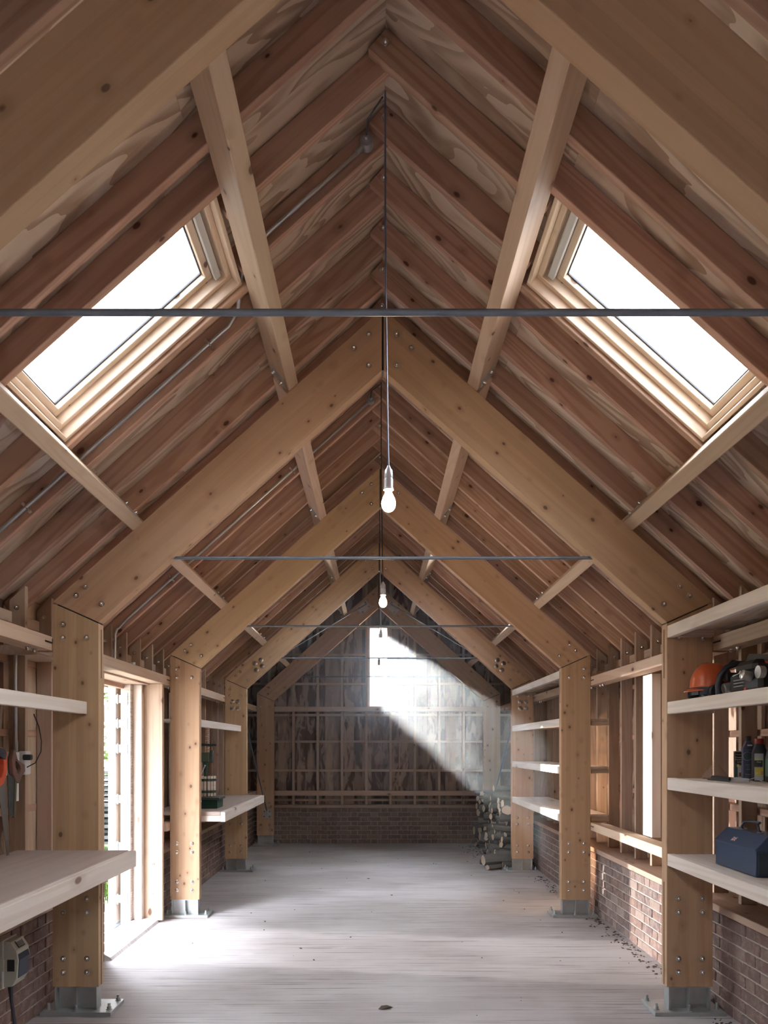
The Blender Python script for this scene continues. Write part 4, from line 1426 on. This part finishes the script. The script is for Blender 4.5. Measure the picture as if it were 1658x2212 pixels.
MB().box((bx, by, 1.645), (0.16, 0.07, 0.018), bev=0.004).ob('yoke', 'dark_green', fp)
tube('lever', [(bx + 0.005, by - 0.06, 1.43), (bx - 0.05, by - 0.09, 1.30)], 0.006, 'silver_metal', fp)
MB().lathe([(0, -0.01), (0.009, -0.006), (0.010, 0), (0.009, 0.006), (0, 0.01)], 10).ob('lever_knob', 'white_plastic', fp, T(bx + 0.006, by - 0.061, 1.435), smooth=True)

# ------------------------------------------------------------------ left wall: saws, socket, cable, supply box
YZ = lambda x: Matrix(((0, -1, 0, x), (1, 0, 0, 0), (0, 0, 1, 0), (0, 0, 0, 1)))      # local x -> world y


def ringplate(name, outer, inner, t0, t1, mat, parent, M):
    mb = MB()
    n = len(outer)
    L = []
    for y in (t0, t1):
        L.append(([mb.bm.verts.new((x, y, z)) for x, z in outer], [mb.bm.verts.new((x, y, z)) for x, z in inner]))
    for k in range(n):
        j = (k + 1) % n
        for (o_, i_) in L:
            mb.bm.faces.new((o_[k], o_[j], i_[j], i_[k]))
        mb.bm.faces.new((L[0][0][k], L[0][0][j], L[1][0][j], L[1][0][k]))
        mb.bm.faces.new((L[0][1][k], L[0][1][j], L[1][1][j], L[1][1][k]))
    bmesh.ops.recalc_face_normals(mb.bm, faces=mb.bm.faces)
    o = mb.ob(name, mat, parent, M, smooth=False)
    bv = o.modifiers.new('round', 'BEVEL')
    bv.width = 0.005
    bv.segments = 2
    return o


sw = empty('tenon_saw', (-2.19, 4.60, 1.62), 'old saw with a worn brown wooden handle, hanging in front of the white socket board', 'saw', 'saws on the left wall')
out = [(4.585, 1.615), (4.615, 1.60), (4.635, 1.555), (4.69, 1.535), (4.735, 1.52), (4.74, 1.48), (4.70, 1.455), (4.68, 1.43), (4.655, 1.41), (4.62, 1.425), (4.58, 1.47), (4.565, 1.55)]
inn = [(4.613, 1.545), (4.622, 1.545), (4.632, 1.538), (4.655, 1.525), (4.672, 1.51), (4.678, 1.495), (4.672, 1.48), (4.66, 1.468), (4.645, 1.462), (4.632, 1.475), (4.618, 1.50), (4.61, 1.53)]
ringplate('handle', out, inn, 0.0, 0.024, 'saw_handle', sw, YZ(-2.178))
MB().poly([(4.53, 1.475), (4.63, 1.44), (4.615, 1.215), (4.545, 1.225)], 0.009, 0.012).ob('blade', 'old_blade', sw, YZ(-2.178))
MB().poly([(4.613, 1.43), (4.635, 1.425), (4.620, 1.21), (4.598, 1.21)], 0.004, 0.017).ob('back_spine', 'brass_back', sw, YZ(-2.178))
tube('peg', [(-2.23, 4.605, 1.55), (-2.165, 4.605, 1.552)], 0.005, 'zinc', sw, 6)
sw = empty('hand_saw', (-2.17, 4.45, 1.62), 'hand saw with an orange and navy plastic handle at the left edge of the picture', 'saw', 'saws on the left wall')
out = [(4.36, 1.63), (4.42, 1.625), (4.465, 1.60), (4.475, 1.54), (4.465, 1.47), (4.43, 1.42), (4.38, 1.40), (4.33, 1.44), (4.32, 1.56)]
inn = [(4.375, 1.585), (4.41, 1.578), (4.425, 1.56), (4.43, 1.53), (4.425, 1.49), (4.405, 1.46), (4.38, 1.45), (4.36, 1.475), (4.36, 1.55)]
ringplate('handle', out, inn, 0.0, 0.028, 'orange_trim', sw, YZ(-2.16))
MB().poly([(4.35, 1.628), (4.42, 1.62), (4.455, 1.595), (4.44, 1.555), (4.37, 1.578)], -0.004, 0.032).ob('grip_pad', 'navy_grip', sw, YZ(-2.16))
MB().poly([(4.36, 1.43), (4.47, 1.50), (4.515, 0.99), (4.49, 1.0), (4.40, 1.35)], 0.012, 0.014).ob('blade', 'blade_steel', sw, YZ(-2.16))
tube('peg', [(-2.23, 4.40, 1.587), (-2.14, 4.40, 1.59)], 0.005, 'zinc', sw, 6)

so = empty('wall_socket', (-2.22, 4.63, 1.45), 'white socket board with a switched box under the upright conduit, behind the saws', 'socket')
slab('back_board', (-2.228, 4.53, 1.46), (-2.212, 4.735, 1.598), 'white_plastic', so, along='z')
slab('cover_strip', (-2.228, 4.655, 1.30), (-2.212, 4.728, 1.458), 'white_plastic', so, along='z')
MB().box((-2.205, 4.79, 1.53), (0.045, 0.075, 0.145), bev=0.006).ob('switch_box', 'white_plastic', so)
MB().box((-2.176, 4.765, 1.565), (0.05, 0.04, 0.035), bev=0.006).ob('plug', 'black_plastic', so)
cb = empty('cable', (-2.13, 4.74, 1.83), 'thin black cable looping from the single shelf down to the white socket', 'cable')
tube('flex', [(-2.13, 4.745, 1.83), (-2.10, 4.75, 1.75), (-2.085, 4.75, 1.665), (-2.09, 4.755, 1.60), (-2.13, 4.765, 1.53), (-2.20, 4.77, 1.495)], 0.0035, 'cord_black', cb, 6)

sb = empty('supply_box', (-2.01, 4.17, 0.36), 'cream supply box with a dark blue window, on the brick under the near workbench', 'electrical box')
mb = MB().poly([(-2.088, 0.358), (-2.088, 0.598), (-2.015, 0.600), (-2.015, 0.356)], 4.098, 4.245)
bmesh.ops.recalc_face_normals(mb.bm, faces=mb.bm.faces)
bmesh.ops.bevel(mb.bm, geom=list(mb.bm.edges), offset=0.004, segments=2, affect='EDGES', profile=0.5)
mb.ob('back_box', 'cream_plastic', sb)
mb = MB().poly([(-2.004, 0.358), (-2.004, 0.602), (-1.968, 0.598), (-1.938, 0.552), (-1.930, 0.50), (-1.936, 0.405), (-1.962, 0.362)], 4.10, 4.243)
bmesh.ops.recalc_face_normals(mb.bm, faces=mb.bm.faces)
bmesh.ops.bevel(mb.bm, geom=list(mb.bm.edges), offset=0.003, segments=2, affect='EDGES', profile=0.5)
mb.ob('front_cover', 'cream_plastic', sb)
MB().box((-2.0095, 4.1715, 0.479), (0.012, 0.156, 0.256), bev=0.003).ob('rim', 'cream_edge', sb)
MB().poly([(-1.9385, 0.545), (-1.9265, 0.50), (-1.9325, 0.405), (-1.94, 0.405), (-1.935, 0.50), (-1.945, 0.545)], 4.113, 4.232).ob('window', 'blue_window', sb)
Ml = frame_x((-1.9515, 4.171, 0.576), (0, 1, 0), (0.838, 0, 0.545))
lb = MB().box((0, 0, 0), (0.075, 0.042, 0.002)).ob('rating_label', 'black_label', sb, Ml)
for q in range(5):
    MB().box((0, -0.013 + q * 0.006, 0.0012), (0.062, 0.0018, 0.001)).ob('print_line', 'white_print', lb, Ml)
MB().box((0.0, 0.0175, 0.0012), (0.066, 0.006, 0.001)).ob('print_line', 'white_print', lb, Ml)
MB().box((-1.966, 4.0985, 0.475), (0.038, 0.002, 0.062)).ob('side_label', 'black_label', sb)
MB().box((-1.993, 4.0985, 0.475), (0.010, 0.004, 0.062)).box((-2.012, 4.098, 0.475), (0.022, 0.010, 0.062), bev=0.002).ob('cover_hinge', 'cream_plastic', sb)
tube('gland', [(-2.05, 4.10, 0.478), (-2.055, 3.98, 0.47)], 0.013, 'box_grey', sb, 12)
tube('cable', [(-2.0, 4.17, 0.362), (-2.0, 4.17, 0.335), (-1.995, 4.165, 0.28), (-1.97, 4.15, 0.15), (-1.965, 4.12, 0.04), (-1.965, 4.0, 0.012), (-1.97, 3.2, 0.012)], [0.018, 0.015, 0.010, 0.010, 0.010, 0.010, 0.010], 'cord_black', sb, 10)

# ------------------------------------------------------------------ firewood
rl = random.Random(21)
LOGS = []
for v in range(9):
    mb = MB()
    n = 11
    rr = random.Random(v)
    prof = [1 + rr.uniform(-0.13, 0.13) for _ in range(n)]
    sq = rr.uniform(0.75, 1.0)
    rings = []
    for x, f in ((-0.5, 1.0), (-0.17, 1.03), (0.2, 0.96), (0.5, 1.0)):
        dx, dz = rr.uniform(-0.08, 0.08), rr.uniform(-0.08, 0.08)
        rings.append([mb.bm.verts.new((x, (math.cos(6.28318 * k / n) * prof[k] + dx) * f, (math.sin(6.28318 * k / n) * prof[k] * sq + dz) * f)) for k in range(n)])
    for A, B in zip(rings, rings[1:]):
        for k in range(n):
            mb.bm.faces.new((A[k], A[(k + 1) % n], B[(k + 1) % n], B[k]))
    mb.mi = 1
    mb._new([mb.bm.faces.new(rings[0][::-1]), mb.bm.faces.new(rings[-1])])
    LOGS.append(mb.mesh('log', 'bark', 'log_end'))
GRP = 'firewood logs piled in the far right corner'
place = []
for n in range(520):
    r = rl.choice((0.024, 0.03, 0.034, 0.042, 0.05, 0.058, 0.070))
    best = None
    for q in range(14):
        y = rl.uniform(10.34 + r, 12.80 - r)
        z = r
        for (py, pz, pr_) in place:
            d = abs(py - y)
            if d < pr_ + r:
                z = max(z, pz + math.sqrt((pr_ + r) ** 2 - d * d))
        if best is None or z < best[1]:
            best = (y, z)
    lim = 1.02 - 0.10 * (best[0] - 10.3) / 2.7
    if best[1] + r < lim:
        place.append((best[0], best[1], r))
for (y, z, r) in place:
    L = rl.uniform(0.28, 0.44)
    xc = 2.05 - L / 2 - rl.uniform(0.0, 0.05) - 0.04
    M = Matrix.Translation((xc, y, z)) @ Matrix.Rotation(R(rl.choice((-1, 1)) * rl.uniform(4, 34)), 4, 'Z') @ Matrix.Rotation(R(rl.uniform(-4, 4)), 4, 'Y') @ Matrix.Rotation(rl.uniform(0, 6), 4, 'X') @ Matrix.Diagonal((L, r * 0.97, r * 0.97, 1))
    o = put('firewood_log', LOGS[rl.randrange(9)], None, M)
    lev = 'bottom' if z < 0.3 else 'middle' if z < 0.7 else 'top'
    tag(o, '%s barked log in the %s of the firewood pile, %s' % ('slim' if r < 0.045 else 'thick' if r > 0.062 else 'medium', lev, ('just behind the far right post', 'halfway to the gable wall', 'against the gable wall')[int((y - 10.3) / 0.9) if y < 12.9 else 2]), 'log', GRP)
for lab, x, y, z, L, r, rz in (('largest log of the pile, its round sawn end facing the camera', 1.70, 10.42, 0.80, 0.36, 0.075, 84),
                               ('thick lichen grey log low in the pile, against the base of the far right post', 1.58, 10.40, 0.125, 0.40, 0.085, 12),
                               ('slim log lying on the floor in front of the firewood pile', 1.55, 10.62, 0.045, 0.34, 0.042, -28),
                               ('short stub of a log on the floor nearest the pile corner', 1.52, 10.28, 0.04, 0.22, 0.038, 30),
                               ('long log lying level on the very top of the firewood pile', 1.80, 10.62, 1.06, 0.48, 0.05, 6)):
    M = T(x, y, z, R(rz)) @ Matrix.Diagonal((L, r, r, 1))
    tag(put('firewood_log', LOGS[0 if r < 0.07 else 4], None, M), lab, 'log', GRP)

# ------------------------------------------------------------------ debris on the floor
mb = MB()
rd = random.Random(5)
for n in range(700):
    if n < 520:
        y = rd.uniform(3.2, 9.8)
        x = 2.07 - abs(rd.gauss(0, 0.07)) - 0.01
    elif n < 640:
        y = rd.uniform(10.2, 12.8)
        x = 1.62 - abs(rd.gauss(0, 0.13))
    else:
        y = rd.uniform(2.9, 12)
        x = rd.uniform(-1.6, 1.6)
    q = rd.uniform(0.004, 0.014) * (1.0 if n < 640 else 0.8)
    mb.box((0, 0, 0), (q * rd.uniform(0.7, 2.2), q, q * 0.5), T(x, y, q * 0.25, rd.uniform(0, 3)))
tag(mb.ob('floor_debris', 'debris_dark'), 'bark chips and dirt swept along the foot of the right wall', 'debris', kind='stuff')
for lab, x, y, sc_ in (('dry curled leaf in the middle of the floor', 0.02, 4.83, 0.05), ('small dry brown leaf on the floor near the left front post', -0.85, 4.42, 0.03)):
    mb = MB()
    pts = [(-1, 0, 0.1), (-0.4, 0.45, 0.3), (0.4, 0.5, 0.25), (1, 0.05, 0.05), (0.4, -0.4, 0.3), (-0.4, -0.4, 0.2)]
    c0 = mb.bm.verts.new((0, 0, 0.04))
    vs_ = [mb.bm.verts.new(p) for p in pts]
    for k in range(6):
        mb.bm.faces.new((c0, vs_[k], vs_[(k + 1) % 6]))
    o = mb.ob('dry_leaf', 'debris_dark', None, T(x, y, 0.001, 0.4) @ Matrix.Scale(sc_, 4))
    o.modifiers.new('thick', 'SOLIDIFY').thickness = 0.03
    tag(o, lab, 'leaf', 'dry leaves on the floor')
for lab, x, y in (('short black offcut of strip on the floor by the right front post', 1.80, 4.52),):
    tag(MB().box((0, 0, 0), (0.14, 0.012, 0.008)).ob('strip_offcut', 'dark_steel', None, T(x, y, 0.004, 0.15)), lab, 'offcut')

# ------------------------------------------------------------------ outdoors, seen past the door leaf
tag(MB().box((0, 20, -0.12), (120, 120, 0.1)).ob('ground', 'yard'), 'pale trodden ground around the barn', 'ground', kind='structure')
tag(MB().box((-2.75, 6.6, -0.055), (0.85, 3.2, 0.05)).ob('gravel_strip', 'gravel'), 'dark gravel strip outside the door sill', 'gravel', kind='structure')
mb = MB()
rg = random.Random(9)
for n in range(2600):
    y = rg.uniform(8.2, 15)
    x = -0.347 * y + rg.uniform(-0.9, 0.5)
    if x > -2.7 or 12.3 < y < 13.7:
        continue
    h = rg.uniform(0.06, 0.22)
    a_ = rg.uniform(0, 6.28)
    dx, dy = 0.012 * math.cos(a_), 0.012 * math.sin(a_)
    lx, ly = rg.uniform(-0.06, 0.06), rg.uniform(-0.06, 0.06)
    mb._new([mb.bm.faces.new([mb.bm.verts.new(p) for p in ((x - dx, y - dy, -0.07), (x + dx, y + dy, -0.07), (x + lx, y + ly, h - 0.07))])])
tag(mb.ob('meadow_grass', 'grass'), 'long green grass outside the door', 'grass', kind='stuff')

tag(MB().box((-6.6, 16.5, -0.075), (7.0, 17.0, 0.03)).ob('lawn', 'grass'), 'green lawn outside the door', 'lawn', kind='structure')
lp = random.Random(4)
for k in range(14):
    z = 0.05 + k * 0.088
    y0 = 12.6 + lp.uniform(-0.1, 0.1)
    t = slab('stacked_board', (-5.6 + lp.uniform(-0.2, 0.2), y0, z), (-3.3 + lp.uniform(-0.2, 0.2), y0 + lp.uniform(0.5, 0.8), z + 0.045), 'weathered_wood', None, along='x')
    tag(t, 'weathered grey board in the stack of timber outside the door', 'board', 'boards stacked outside')
    for xx in (-5.1, -4.35, -3.7):
        if k < 13:
            MB().box((xx, y0 + 0.3, z + 0.0665), (0.05, 0.5, 0.041)).ob('spacer', 'debris_dark', t)

tr_ = empty('tree', (-8.75, 25.2, 0), 'leafy tree with a leaning limb beyond the timber stack outside the door', 'tree')
tube('trunk', [(-10.2, 25.5, -0.1), (-10.0, 25.4, 2.5), (-9.8, 25.3, 5.0), (-9.4, 25.2, 8.0)], [0.40, 0.33, 0.28, 0.16], 'bark', tr_, 10)
tube('limb', [(-9.9, 25.3, 5.0), (-9.2, 24.6, 4.65), (-8.4, 23.8, 3.6), (-7.9, 23.4, 3.3)], [0.20, 0.18, 0.14, 0.08], 'bark', tr_, 8)
tube('limb', [(-9.9, 25.3, 3.0), (-9.1, 24.6, 3.15), (-8.5, 24.0, 2.75), (-7.9, 23.6, 2.0)], [0.22, 0.20, 0.16, 0.08], 'bark', tr_, 8)
mb = MB()
rt = random.Random(2)
for n in range(12000):
    if n < 9500:
        p = Vector((rt.gauss(0, 1), rt.gauss(0, 1), rt.gauss(0, 1))).normalized() * rt.uniform(0.3, 1) ** 0.4
        p = Vector((-8.7 + p.x * 3.3, 25.3 + p.y * 2.4, 8.2 + p.z * 3.9))
        q = rt.uniform(0.14, 0.28)
    else:
        p = Vector((rt.uniform(-11.5, -6.8), rt.uniform(24.0, 27), rt.uniform(0.6, 6.0)))
        q = rt.uniform(0.06, 0.13)
    u = Vector((rt.gauss(0, 1), rt.gauss(0, 1), rt.gauss(0, 1))).normalized()
    v_ = u.orthogonal().normalized()
    w_ = u.cross(v_)
    mb._new([mb.bm.faces.new([mb.bm.verts.new(p + a) for a in (v_ * q, w_ * q * 0.6, -v_ * q, -w_ * q * 0.6)])])
tag(mb.ob('foliage', 'leaf', tr_), kind='stuff')

for x, y, lab in ((-11.5, 2.6, 'added broad tree beside the barn, out of the picture, shading the doorway'),
                  (-12.0, 12.6, 'second added broad tree beside the barn, out of the picture, shading the doorway')):
    t = empty('tree', (x, y, 0), lab, 'tree', 'trees added beside the barn for shade')  # unseen trees added to screen the sky light at the door
    tube('trunk', [(x, y, -0.1), (x + 0.1, y, 2.5), (x, y + 0.2, 6.0)], [0.34, 0.27, 0.15], 'bark', t, 10)
    mb = MB()
    for n in range(8000):
        p = Vector((rt.gauss(0, 1), rt.gauss(0, 1), rt.gauss(0, 1))).normalized() * rt.uniform(0.3, 1) ** 0.4
        p = Vector((x + p.x * 3.4, y + p.y * 4.4, 6.6 + p.z * 3.7))
        u = Vector((rt.gauss(0, 1), rt.gauss(0, 1), rt.gauss(0, 1))).normalized()
        v_ = u.orthogonal().normalized()
        w_ = u.cross(v_)
        q = rt.uniform(0.2, 0.38)
        mb._new([mb.bm.faces.new([mb.bm.verts.new(p + a) for a in (v_ * q, w_ * q * 0.6, -v_ * q, -w_ * q * 0.6)])])
    tag(mb.ob('foliage', 'leaf', t), kind='stuff')

# ------------------------------------------------------------------ dust in the sunbeam
hz = MB().poly([(-1.70, 0.03), (1.715, 0.03), (1.715, 2.33), (0.0, 3.86), (-1.70, 2.33)], 7.55, 13.0)
tag(hz.ob('dust_haze', 'dust_haze'), 'pale dust hanging in the air of the far bays, lit by the sunbeam', 'haze', kind='stuff')
